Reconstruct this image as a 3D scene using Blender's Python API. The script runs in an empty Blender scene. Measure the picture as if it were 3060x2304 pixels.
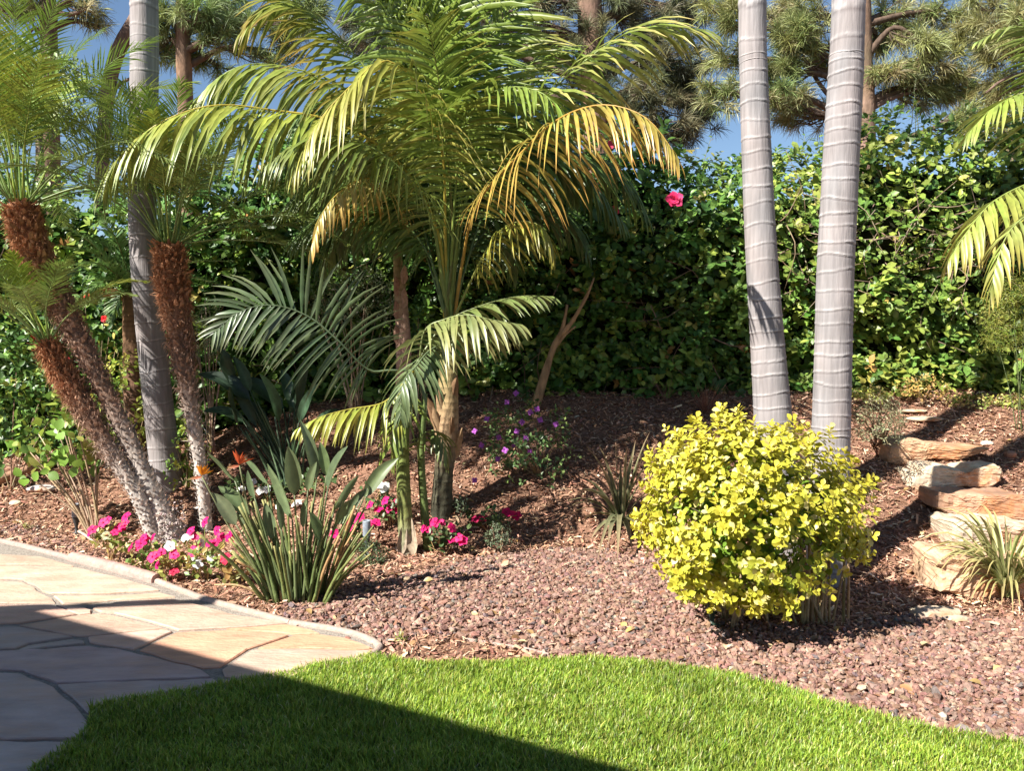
import bpy, math, random
import numpy as np
from mathutils import Vector, Matrix

rng = np.random.default_rng(11)
random.seed(11)
scene = bpy.context.scene
col = scene.collection

# ------------------------------------------------------------------ camera, sky, sun, exposure
FPX, CX, CY = 2400.0, 1530.0, 1152.0          # photograph is 3060 x 2304
PITCH = math.atan(152.0 / FPX)                # horizon at row 1000
CAM = np.array([0.0, 0.0, 1.55])
cam = bpy.data.cameras.new('camera')
cam.lens = 36.0 * FPX / 3060.0
cam.sensor_width = 36.0
cam.clip_end = 500.0
camo = bpy.data.objects.new('camera', cam)
camo.location = CAM
camo.rotation_euler = (math.pi / 2 - PITCH, 0, 0)
col.objects.link(camo)
scene.camera = camo

SUN_EL = math.radians(43)
SH = np.array([0.80, 0.60])                   # where shadows fall on the ground
world = bpy.data.worlds.new('World')
scene.world = world
world.use_nodes = True
nt = world.node_tree
bg = nt.nodes['Background']
sky = nt.nodes.new('ShaderNodeTexSky')
sky.sky_type = 'NISHITA'
sky.sun_disc = False
sky.sun_elevation = SUN_EL
sky.sun_rotation = math.atan2(-SH[0], -SH[1])
sky.air_density = 1.0
sky.dust_density = 0.0
sky.ozone_density = 3.0
nt.links.new(sky.outputs[0], bg.inputs[0])
bg.inputs[1].default_value = 0.055
sun = bpy.data.lights.new('sun', 'SUN')
sun.energy = 5.0
sun.angle = math.radians(0.55)
sun.color = (1.0, 0.95, 0.86)
suno = bpy.data.objects.new('sun', sun)
d = Vector((SH[0] * math.cos(SUN_EL), SH[1] * math.cos(SUN_EL), -math.sin(SUN_EL)))
suno.rotation_euler = d.to_track_quat('-Z', 'Y').to_euler()
suno.location = (-8, -6, 12)
col.objects.link(suno)
vs = scene.view_settings
vs.view_transform = 'Standard'
vs.look = 'None'
vs.gamma = 1.0
vs.exposure = 1.32
try:
    vs.use_curve_mapping = False
except Exception:
    pass

# ------------------------------------------------------------------ pixels to places
FWD = np.array([0, math.cos(PITCH), -math.sin(PITCH)])
UPV = np.array([0, math.sin(PITCH), math.cos(PITCH)])
def ray(px, py):
    return FWD + np.array([(px - CX) / FPX, 0, 0]) + UPV * ((CY - py) / FPX)
def at(px, py, Y):
    r = ray(px, py)
    return CAM + r * (Y / r[1])
K = 3060 / 2212.0
def o(x, y, Y):                                # overview pixels (2212 wide)
    return at(x * K, y * K, Y)
def flat(px, py, z=0.0):
    r = ray(px, py)
    return CAM + r * ((z - CAM[2]) / r[2])

def sstep(x, a, b):
    t = np.clip((x - a) / (b - a), 0, 1)
    return t * t * (3 - 2 * t)
HEDGE_Y = 7.6
def H(X, Y):
    X = np.asarray(X, float); Y = np.asarray(Y, float)
    y0 = 5.55 - 0.95 * sstep(X, 0.5, 2.5) + 0.5 * sstep(-X, 0.8, 3.0)
    top = 0.98 - 0.55 * sstep(-X, 0.8, 4.2)
    t = np.clip((Y - y0) / (HEDGE_Y - y0), 0, 1)
    toe = np.where(t < 0.2, t * t * 2.5, t - 0.1) / 0.9
    b = 0.018 * np.sin(X * 3.1 + 1) * np.sin(Y * 2.7) + 0.012 * np.sin(X * 7.3 + Y * 5.1)
    return top * np.clip(toe, 0, 1) + b * sstep(t, 0.05, 0.3)
def gnd(px, py):
    r = ray(px, py)
    prev = None
    for Y in np.arange(2.0, 12.0, 0.01):
        p = CAM + r * (Y / r[1])
        if p[2] <= H(p[0], p[1]):
            p[2] = float(H(p[0], p[1]))
            return p
    return at(px, py, HEDGE_Y)

def nrm(a):
    a = np.asarray(a, float)
    return a / np.maximum(np.linalg.norm(a, axis=-1, keepdims=True), 1e-9)
def noise3(P, s=1.0, seed=0):
    P = np.asarray(P) * s
    x, y, z = P[..., 0], P[..., 1], P[..., 2]
    q = seed * 1.7
    return (np.sin(x * 1.9 + 2.1 * np.sin(y * 1.3 + q) + q) + np.sin(y * 2.3 + 1.7 * np.sin(z * 1.7 + q * 2))
            + np.sin(z * 2.1 + 1.9 * np.sin(x * 1.5 - q))) / 3.0
def in_poly(X, Y, poly):
    ins = np.zeros(X.shape, bool)
    n = len(poly)
    for i in range(n):
        x1, y1 = poly[i][0], poly[i][1]
        x2, y2 = poly[(i + 1) % n][0], poly[(i + 1) % n][1]
        if y1 == y2:
            continue
        c = ((y1 > Y) != (y2 > Y)) & (X < (x2 - x1) * (Y - y1) / (y2 - y1) + x1)
        ins ^= c
    return ins

# ------------------------------------------------------------------ materials
def mat(name, rough=0.6, transl=0.0, nscale=30.0, namp=0.25, bump=0.0, bscale=60.0, spec=0.4, stretch=None, solid=None, noise2=None, coat=0.0):
    m = bpy.data.materials.new(name)
    m.use_nodes = True
    t = m.node_tree
    t.nodes.clear()
    N, L = t.nodes.new, t.links.new
    out = N('ShaderNodeOutputMaterial')
    p = N('ShaderNodeBsdfPrincipled')
    p.inputs['Roughness'].default_value = rough
    p.inputs['Specular IOR Level'].default_value = spec
    p.inputs['Coat Weight'].default_value = coat
    if solid is None:
        a = N('ShaderNodeAttribute'); a.attribute_name = 'Col'
        c = a.outputs['Color']
    else:
        a = N('ShaderNodeRGB'); a.outputs[0].default_value = (*solid, 1)
        c = a.outputs[0]
    tc = N('ShaderNodeTexCoord')
    co = tc.outputs['Object']
    if stretch:
        mp = N('ShaderNodeMapping'); mp.inputs['Scale'].default_value = stretch
        L(co, mp.inputs[0]); co = mp.outputs[0]
    nz = N('ShaderNodeTexNoise'); nz.inputs['Scale'].default_value = nscale; nz.inputs['Detail'].default_value = 5
    L(co, nz.inputs['Vector'])
    mr = N('ShaderNodeMapRange')
    mr.inputs[1].default_value = 0.25; mr.inputs[2].default_value = 0.75
    mr.inputs[3].default_value = 1 - namp; mr.inputs[4].default_value = 1 + namp
    L(nz.outputs['Fac'], mr.inputs[0])
    mx = N('ShaderNodeVectorMath'); mx.operation = 'SCALE'
    L(c, mx.inputs[0]); L(mr.outputs[0], mx.inputs['Scale'])
    c = mx.outputs[0]
    if noise2:
        sc, colr, lo, hi = noise2
        n2 = N('ShaderNodeTexNoise'); n2.inputs['Scale'].default_value = sc; n2.inputs['Detail'].default_value = 6
        n2.inputs['Roughness'].default_value = 0.65
        L(co, n2.inputs['Vector'])
        r2 = N('ShaderNodeMapRange'); r2.inputs[1].default_value = lo; r2.inputs[2].default_value = hi
        L(n2.outputs['Fac'], r2.inputs[0])
        mm = N('ShaderNodeMix'); mm.data_type = 'RGBA'
        L(r2.outputs[0], mm.inputs['Factor']); L(c, mm.inputs['A']); mm.inputs['B'].default_value = (*colr, 1)
        c = mm.outputs['Result']
    L(c, p.inputs['Base Color'])
    if bump:
        nb = N('ShaderNodeTexNoise'); nb.inputs['Scale'].default_value = bscale; nb.inputs['Detail'].default_value = 6
        L(co, nb.inputs['Vector'])
        bp = N('ShaderNodeBump'); bp.inputs['Strength'].default_value = bump; bp.inputs['Distance'].default_value = 0.01
        L(nb.outputs['Fac'], bp.inputs['Height']); L(bp.outputs[0], p.inputs['Normal'])
    if transl:
        tr = N('ShaderNodeBsdfTranslucent')
        ms = N('ShaderNodeMixShader'); ms.inputs[0].default_value = transl
        L(c, tr.inputs['Color']); L(p.outputs[0], ms.inputs[1]); L(tr.outputs[0], ms.inputs[2])
        L(ms.outputs[0], out.inputs[0])
    else:
        L(p.outputs[0], out.inputs[0])
    return m

M = {
    'leaf': mat('leaf', 0.42, 0.28, 25, 0.22, spec=0.45),
    'gloss': mat('glossy_leaf', 0.40, 0.28, 25, 0.25, spec=0.42),
    'palm': mat('palm_leaf', 0.38, 0.25, 18, 0.25, spec=0.5),
    'needle': mat('pine_needle', 0.5, 0.15, 4, 0.25),
    'grass': mat('grass_blade', 0.42, 0.30, 2.2, 0.25, spec=0.4),
    'petal': mat('petal', 0.55, 0.3, 60, 0.15, spec=0.3),
    'bark': mat('bark', 0.85, 0, 22, 0.4, 0.8, 45, spec=0.15, stretch=(1, 1, 0.35)),
    'king': mat('king_palm_bark', 0.75, 0, 45, 0.22, 0.35, 90, spec=0.25, stretch=(1, 1, 0.10), noise2=(9, (0.30, 0.27, 0.25), 0.62, 0.95)),
    'fibre': mat('fibre', 0.85, 0.1, 40, 0.35, spec=0.15),
    'stem': mat('stem', 0.6, 0, 40, 0.3, 0.3, 80, spec=0.3),
    'flag': mat('flagstone', 0.6, 0, 4, 0.26, 0.8, 22, spec=0.35, stretch=(1, 2.4, 1), noise2=(2.2, (0.52, 0.33, 0.225), 0.48, 0.85)),
    'mortar': mat('mortar', 0.9, 0, 60, 0.35, 0.8, 140, solid=(0.27, 0.235, 0.20)),
    'kerb': mat('kerb', 0.75, 0, 40, 0.2, 0.4, 120),
    'rock': mat('sandstone', 0.75, 0, 9, 0.3, 0.9, 22, spec=0.25, noise2=(3.2, (0.46, 0.20, 0.085), 0.50, 0.66)),
    'gravel': mat('lava_gravel', 0.85, 0, 60, 0.25, 0.6, 200, spec=0.2),
    'chip': mat('bark_chip', 0.8, 0, 60, 0.3, spec=0.2),
    'soil': mat('soil', 0.95, 0, 14, 0.4, 0.9, 60, spec=0.1, solid=(0.19, 0.105, 0.07), noise2=(30, (0.30, 0.17, 0.115), 0.5, 0.7)),
    'turf': mat('turf', 0.9, 0, 20, 0.4, solid=(0.09, 0.12, 0.03)),
    'metal': mat('weathered_metal', 0.5, 0, 60, 0.25, 0.1, 90),
    'stucco': mat('stucco', 0.9, 0, 40, 0.08, 0.4, 90, solid=(0.62, 0.57, 0.5)),
    'core': mat('dark_backing', 0.95, 0, 14, 0.5, 1.0, 30, spec=0.05, solid=(0.022, 0.024, 0.012)),  # near black shade tone for the backing box in the hedge
}

# ------------------------------------------------------------------ building blocks
BASE = {}
def thing(name, label, cat, loc, group=None):
    e = bpy.data.objects.new(name, None)
    e.empty_display_size = 0.1
    e.location = Vector(loc)
    e['label'] = label; e['category'] = cat
    if group: e['group'] = group
    col.objects.link(e)
    BASE[e.name] = np.array(loc, float)
    return e
def make_mesh(name, V, F3, F4, C, material, smooth):
    me = bpy.data.meshes.new(name)
    n3, n4 = len(F3), len(F4)
    me.vertices.add(len(V))
    me.vertices.foreach_set('co', np.ascontiguousarray(V, dtype=np.float32).ravel())
    me.loops.add(n3 * 3 + n4 * 4)
    idx = np.concatenate([np.asarray(F3, np.int32).ravel(), np.asarray(F4, np.int32).ravel()])
    me.loops.foreach_set('vertex_index', idx.astype(np.int32))
    me.polygons.add(n3 + n4)
    ls = np.concatenate([np.arange(n3) * 3, n3 * 3 + np.arange(n4) * 4])
    me.polygons.foreach_set('loop_start', ls.astype(np.int32))
    me.polygons.foreach_set('use_smooth', np.full(n3 + n4, smooth))
    a = me.attributes.new('Col', 'FLOAT_COLOR', 'POINT')
    cc = np.ones((len(V), 4), np.float32); cc[:, :3] = C
    a.data.foreach_set('color', cc.ravel())
    me.materials.append(material)
    me.update(calc_edges=True)
    return me
def link(name, me, parent=None, base=None):
    ob = bpy.data.objects.new(name, me)
    col.objects.link(ob)
    if parent is not None:
        ob.parent = parent
        BASE[ob.name] = BASE[parent.name]
    return ob
class Geo:
    def __init__(s):
        s.v, s.f3, s.f4, s.c, s.n = [], [], [], [], 0
    def add(s, V, F, C):
        V = np.asarray(V, float).reshape(-1, 3)
        F = np.asarray(F, int)
        C = np.asarray(C, float)
        if C.ndim == 1: C = np.tile(C, (len(V), 1))
        s.v.append(V); s.c.append(C.reshape(-1, 3))
        (s.f3 if F.shape[1] == 3 else s.f4).append(F + s.n)
        s.n += len(V)
        return s
    def mesh(s, name, material, base=(0, 0, 0), smooth=True):
        V = np.concatenate(s.v) - np.asarray(base)
        F3 = np.concatenate(s.f3) if s.f3 else np.zeros((0, 3), int)
        F4 = np.concatenate(s.f4) if s.f4 else np.zeros((0, 4), int)
        return make_mesh(name, V, F3, F4, np.clip(np.concatenate(s.c), 0.002, 0.95), M[material], smooth)
    def build(s, name, material, parent=None, smooth=True, kind=None):
        b = BASE[parent.name] if parent is not None else np.zeros(3)
        ob = link(name, s.mesh(name, material, b, smooth), parent)
        if kind: ob['kind'] = kind
        return ob
def jit(c, n, a=0.15, hue=0.05):
    c = np.asarray(c, float)
    return np.clip(c * (1 + rng.normal(0, a, (n, 1))) * (1 + rng.normal(0, hue, (n, 3))), 0.002, 0.95)
def pick(cols, n, w=None, a=0.15):
    cols = np.asarray(cols, float)
    i = rng.choice(len(cols), n, p=None if w is None else np.asarray(w) / np.sum(w))
    return np.clip(cols[i] * (1 + rng.normal(0, a, (n, 1))) * (1 + rng.normal(0, 0.05, (n, 3))), 0.002, 0.95)

def spline(pts, n):
    P = np.asarray(pts, float)
    if len(P) == 2:
        t = np.linspace(0, 1, n)[:, None]
        return P[0] * (1 - t) + P[1] * t
    Q = np.vstack([2 * P[0] - P[1], P, 2 * P[-1] - P[-2]])
    seg = np.linalg.norm(np.diff(P, axis=0), axis=1)
    cum = np.concatenate([[0], np.cumsum(seg)]); cum /= cum[-1]
    out = []
    for t in np.linspace(0, 1, n):
        i = min(int(np.searchsorted(cum, t, side='right')) - 1, len(P) - 2)
        u = (t - cum[i]) / (cum[i + 1] - cum[i])
        p0, p1, p2, p3 = Q[i], Q[i + 1], Q[i + 2], Q[i + 3]
        out.append(0.5 * ((2 * p1) + (-p0 + p2) * u + (2 * p0 - 5 * p1 + 4 * p2 - p3) * u * u + (-p0 + 3 * p1 - 3 * p2 + p3) * u ** 3))
    return np.array(out)
def tangents(P):
    return nrm(np.gradient(P, axis=0))
def tube(g, P, R, ns=8, C=(0.3, 0.2, 0.1), cap=True, flatten=None):
    P = np.asarray(P, float); R = np.broadcast_to(np.asarray(R, float), (len(P),))
    T = tangents(P)
    a = np.array([0, 0, 1.0]) if abs(T[0][2]) < 0.9 else np.array([1.0, 0, 0])
    u = nrm(np.cross(T[0], a)); U = []
    for t in T:
        u = nrm(u - t * np.dot(u, t)); U.append(u)
    U = np.array(U); W = np.cross(T, U)
    th = np.linspace(0, 2 * math.pi, ns, endpoint=False)
    V = P[:, None] + R[:, None, None] * (np.cos(th)[None, :, None] * U[:, None] + np.sin(th)[None, :, None] * W[:, None])
    n = len(P)
    i, j = np.meshgrid(np.arange(n - 1), np.arange(ns), indexing='ij')
    j2 = (j + 1) % ns
    F = np.stack([i * ns + j, i * ns + j2, (i + 1) * ns + j2, (i + 1) * ns + j], -1).reshape(-1, 4)
    C = np.asarray(C, float)
    if C.ndim == 2 and len(C) == n: C = np.repeat(C, ns, 0)
    elif C.ndim == 3: C = C.reshape(-1, 3)
    g.add(V.reshape(-1, 3), F, C)
    if cap:
        base = g.n - n * ns
        for e, k in ((0, -1), (n - 1, 1)):
            ring = base + e * ns + np.arange(ns)
            ce = g.n
            g.v.append(P[e][None]); g.c.append((C if C.ndim == 1 else C[e * ns]).reshape(1, 3)); g.n += 1
            tri = np.stack([ring, np.roll(ring, -1), np.full(ns, ce)], -1)
            g.f3.append(tri if k > 0 else tri[:, ::-1])
    return g

# leaf templates: grow along +Y, face +Z
def leaf_tmpl(w=0.28, fold=0.06, curl=0.08, rows=4, peak=0.5, wavy=0.0):
    ts = np.linspace(0, 1, rows + 1)
    V, F = [], []
    for i, t in enumerate(ts):
        hw = w * (np.sin(math.pi * t ** (math.log(0.5) / math.log(peak))) ** 0.75 if 0 < t < 1 else 0.015)
        z = -curl * t * t
        V += [(-hw, t, z + fold * hw / w + wavy * math.sin(9 * t)), (0, t, z), (hw, t, z + fold * hw / w - wavy * math.sin(9 * t))]
    for i in range(rows):
        a = i * 3
        F += [(a, a + 1, a + 4, a + 3), (a + 1, a + 2, a + 5, a + 4)]
    return np.array(V), np.array(F)
def leaf_low(w=0.28, fold=0.06, curl=0.1, peak=0.5):
    V = np.array([(0, 0, 0), (-w, peak, fold), (w, peak, fold), (0, 1, -curl), (0, peak, 0)])
    return V, np.array([(0, 4, 1), (0, 2, 4), (1, 4, 3), (4, 2, 3)])
def frames(D, Nn):
    D = nrm(D); X = nrm(np.cross(D, Nn)); Z = np.cross(X, D)
    return np.stack([X, D, Z], -1)
def inst(tm, P, R, S, C, shade=None):
    V0, F0 = tm
    N, n = len(P), len(V0)
    S = np.asarray(S, float)
    S = S.reshape(N, 1, -1) if S.ndim > 1 else S.reshape(N, 1, 1)
    V = np.einsum('nij,nkj->nki', R, V0[None] * S) + P[:, None]
    F = (np.arange(N)[:, None, None] * n + F0[None]).reshape(-1, F0.shape[1])
    CC = np.repeat(C, n, 0)
    return V.reshape(-1, 3), F, CC
def place_leaves(parent, hero, low, P, R, S, C, material, k, name='leaf', rest='foliage', nvar=8, view=True):
    """the k leaves nearest the viewer as parts of their own, the others joined in one part"""
    N = len(P)
    S = np.asarray(S, float)
    k = min(k, N)
    score = np.linalg.norm(P - CAM, axis=1)
    if view:
        q = P - CAM; depth = q @ FWD
        sx = q[:, 0] / depth; sy = (q @ UPV) / depth
        score = score + 50 * ((np.abs(sx) > CX / FPX) | (np.abs(sy) > CY / FPX))
    order = np.argsort(score)
    sel, oth = order[:k], order[k:]
    b = BASE[parent.name]
    if k:
        cent = C[rng.choice(N, nvar)]
        ms = [make_mesh(name, hero[0], np.zeros((0, 3), int), hero[1], np.tile(cc, (len(hero[0]), 1)), M[material], True) for cc in cent]
        which = np.argmin(np.linalg.norm(C[sel][:, None] - cent[None], axis=2), 1)
        for i, w in zip(sel, which):
            ob = bpy.data.objects.new(name, ms[w])
            ob.parent = parent
            s = S[i] if S.ndim == 1 else S[i]
            mt = Matrix(((R[i] * s)).tolist()).to_4x4()
            mt.translation = Vector((P[i] - b).tolist())
            ob.matrix_basis = mt
            col.objects.link(ob)
    if len(oth):
        g = Geo()
        V, F, CC = inst(low, P[oth], R[oth], S[oth], C[oth])
        g.add(V, F, CC)
        g.build(rest, material, parent, kind='stuff')

def leaflet_geo(P, D, L, W, droop, Wv, C0, C1, seg=4, fold=0.35, sharp=0.8):
    """strap leaves, vectorised: returns V (N, (seg+1)*3, 3), F, C"""
    N = len(P)
    p = P.copy(); d = nrm(D)
    rows, cols_ = [], []
    for i in range(seg + 1):
        t = i / seg
        prof = (min(1, 0.35 + t * 4) if t < 0.2 else 1.0) * (1 - t ** 2.2) ** sharp if t < 1 else 0.0
        hw = (W * max(prof, 0.04))[:, None]
        w = nrm(Wv - d * np.sum(Wv * d, 1, keepdims=True))
        n = np.cross(w, d)
        n = n * np.where(n[:, 2:3] < 0, -1, 1)
        rows += [p - w * hw + n * hw * fold, p, p + w * hw + n * hw * fold]
        cc = C0 * (1 - t ** 2) + C1 * t ** 2
        cols_ += [cc, cc * 0.93, cc]
        d = nrm(d + np.array([0, 0, -1.0]) * (droop / seg)[:, None])
        p = p + d * (L / seg)[:, None]
    V = np.stack(rows, 1); C = np.stack(cols_, 1)
    F = []
    for i in range(seg):
        a = i * 3
        F += [(a, a + 1, a + 4, a + 3), (a + 1, a + 2, a + 5, a + 4)]
    return V, np.array(F), C
def frond(parent, pts, n=34, L=0.6, W=0.016, t0=0.25, lift=10, droop=1.0, c0=(0.1, 0.15, 0.03), c1=None, a0=72, a1=28,
          up=(0, 0, 1), rr=0.011, rcol=None, indiv=False, seg=4, jitter=0.1, name='frond', material='palm', skip=0.0, sides=(-1, 1), sharp=0.8):
    c0 = np.asarray(c0, float); c1 = c0 if c1 is None else np.asarray(c1, float)
    P = spline(pts, 40); T = tangents(P)
    U = np.asarray(up, float) - T * (T @ np.asarray(up, float))[:, None]
    U = nrm(U); S = np.cross(T, U)
    g = Geo()
    rc = np.asarray(rcol if rcol is not None else c0 * 1.1 + 0.02)
    tt = np.linspace(0, 1, 40)
    tube(g, P, rr * (1.15 - 1.0 * tt), 6, np.outer(np.ones(40), rc))
    packs = []
    for sd in sides:
        u = (np.arange(n) + 0.5 + rng.uniform(-0.25, 0.25, n)) / n
        if skip: u = u[rng.random(n) > skip]
        m = len(u)
        f = (t0 + (1 - t0) * u) * 39
        i = np.clip(f.astype(int), 0, 38); fr = (f - i)[:, None]
        p = P[i] * (1 - fr) + P[i + 1] * fr
        t, uu, s = T[i], U[i], S[i]
        a = np.radians(a0 + (a1 - a0) * u ** 1.3 + rng.normal(0, 4, m))[:, None]
        v = np.radians(lift * (1 - 0.5 * u) + rng.normal(0, 7, m))[:, None]
        D = np.cos(a) * t + np.sin(a) * (np.cos(v) * sd * s + np.sin(v) * uu)
        D = D + rng.normal(0, jitter * 0.4, (m, 3))
        ll = L * (0.5 + 0.5 * np.sin(math.pi * np.clip(u, 0, 1) ** 0.75)) * (1 - 0.45 * u ** 3) * rng.uniform(0.9, 1.08, m)
        ww = W * (0.75 + 0.35 * np.sin(math.pi * u)) * rng.uniform(0.85, 1.1, m)
        dr = droop * rng.uniform(0.7, 1.35, m)
        k0 = np.clip(c0 * (1 + rng.normal(0, 0.13, (m, 1))) * (1 + rng.normal(0, 0.04, (m, 3))), 0.003, 0.9)
        mixr = np.clip(rng.normal(1, 0.35, (m, 1)), 0.2, 1.6)
        k1 = np.clip(k0 * (1 - mixr) + c1 * mixr * (1 + rng.normal(0, 0.12, (m, 1))), 0.003, 0.9)
        packs.append(leaflet_geo(p, D, ll, ww, dr, t, k0, k1, seg, sharp=sharp))
    if not indiv:
        for V, F, C in packs:
            N, nv = V.shape[:2]
            g.add(V.reshape(-1, 3), (np.arange(N)[:, None, None] * nv + F[None]).reshape(-1, 4), C.reshape(-1, 3))
        return g.build(name, material, parent)
    ob = g.build(name, material, parent)
    b = BASE[parent.name]
    for V, F, C in packs:
        for q in range(len(V)):
            me = make_mesh('leaflet', V[q] - b, np.zeros((0, 3), int), F, C[q], M[material], True)
            link('leaflet', me, ob)
    return ob

def blade_clump(parent, base, tips, W=0.012, c0=(0.1, 0.13, 0.05), c1=None, arch=0.35, name='leaf', material='leaf', edge=None, seg=6):
    """strap leaves as single parts, each from the base to its own tip point"""
    b = BASE[parent.name]
    for tip in tips:
        p0 = np.asarray(base) + rng.normal(0, 0.015, 3) * np.array([1, 1, 0])
        p2 = np.array(tip, float)
        p2[2] = max(p2[2], float(H(p2[0], p2[1])) + 0.03)
        mid = (p0 + p2) / 2 + np.array([0, 0, arch * np.linalg.norm((p2 - p0)[:2])])
        t = np.linspace(0, 1, seg + 1)[:, None]
        P = p0 * (1 - t) ** 2 + 2 * mid * t * (1 - t) + p2 * t * t
        T = tangents(P)
        side = nrm(np.cross(T, nrm(np.array([0, 0, 1.0]) + 0.4 * rng.normal(0, 1, 3))))
        n = np.cross(side, T)
        w = W * rng.uniform(0.8, 1.2) * np.clip(np.minimum(0.6 + t * 2, (1 - t ** 2.5) ** 0.8), 0.03, 1)
        V = np.stack([P - side * w + n * w * 0.4, P - side * w * 0.6 + n * w * 0.15, P, P + side * w * 0.6 + n * w * 0.15, P + side * w + n * w * 0.4], 1).reshape(-1, 3)
        F = [(i * 5 + j, i * 5 + j + 1, i * 5 + j + 6, i * 5 + j + 5) for i in range(seg) for j in range(4)]
        cc = jit(c0, 1, 0.15)[0]
        ce = cc if edge is None else jit(edge, 1, 0.1)[0]
        tipc = cc if c1 is None else np.asarray(c1)
        C = []
        for i in range(seg + 1):
            f = (i / seg) ** 3
            m_ = cc * (1 - f) + tipc * f
            e_ = ce * (1 - f) + tipc * f
            C += [e_, m_, m_, m_, e_]
        g = Geo(); g.add(V, F, np.array(C))
        g.build(name, material, parent)

# ================================================================== SETTING
def structure(ob, label=None):
    ob['kind'] = 'structure'
    if label: ob['label'] = label
    return ob
z1 = lambda x, y: (x * 0.5425, 1500 + y * 0.5425)       # crop coordinates used while measuring the patio

# ground
xs = np.unique(np.concatenate([np.linspace(-90, -7, 12), np.linspace(-7, 7, 120), np.linspace(7, 90, 12)]))
ys = np.unique(np.concatenate([np.linspace(-25, 2, 8), np.linspace(2, 8.4, 70), np.linspace(8.4, 12, 6), np.linspace(12, 160, 12)]))
GX, GY = np.meshgrid(xs, ys)
GZ = H(GX, GY)
nx, ny = len(xs), len(ys)
ii, jj = np.meshgrid(np.arange(ny - 1), np.arange(nx - 1), indexing='ij')
gf = np.stack([ii * nx + jj, ii * nx + jj + 1, (ii + 1) * nx + jj + 1, (ii + 1) * nx + jj], -1).reshape(-1, 4)
g = Geo(); g.add(np.stack([GX, GY, GZ], -1).reshape(-1, 3), gf, (0.15, 0.08, 0.05))
structure(g.build('ground', 'soil'), 'brown soil of the planting bed, rising towards the hedge')

# patio outline and lawn outline on the ground
kerb_px = [(-420, 1535), (0, 1622), (217, 1676), (380, 1717), (469, 1744), (597, 1793), (705, 1825), (868, 1869), (1003, 1890), (1085, 1912), (1134, 1941), (1112, 1968)]
lawn_patio_px = [(1112, 1968), (960, 1999), (797, 2032), (689, 2053), (390, 2102), (271, 2129), (260, 2200), (179, 2254), (100, 2310)]
lawn_far_px = [(1112, 1972), (1250, 1992), (1420, 1990), (1580, 1988), (1651, 1978), (1814, 1976), (2031, 2004), (2200, 2030), (2383, 2082), (2575, 2136), (2718, 2180), (2910, 2214), (3060, 2234), (3400, 2290)]
kerb_w = [flat(*p)[:2] for p in kerb_px]
lawn_patio_w = [flat(*p)[:2] for p in lawn_patio_px]
lawn_far_w = [flat(*p)[:2] for p in lawn_far_px]
lawn_poly = lawn_patio_w[::-1] + lawn_far_w[1:] + [np.array([4.5, 2.6]), np.array([4.5, 0.3]), np.array([-1.4, 1.2])]
patio_poly = kerb_w + lawn_patio_w[1:] + [np.array([-1.4, 1.2]), np.array([-3.2, 1.6]), np.array([-5.5, 4.2])]

def sheet(name, poly, z, material):
    me = bpy.data.meshes.new(name)
    me.from_pydata([(p[0], p[1], z) for p in poly], [], [list(range(len(poly)))])
    me.materials.append(M[material])
    me.update()
    if me.polygons[0].normal.z < 0: me.flip_normals()
    ob = link(name, me)
    return ob
lawn = structure(sheet('lawn', lawn_poly, 0.014, 'turf'), 'clipped green lawn')
patio = structure(sheet('patio', patio_poly, 0.010, 'mortar'), 'flagstone patio with grey mortar joints')
BASE[patio.name] = np.zeros(3)

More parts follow.
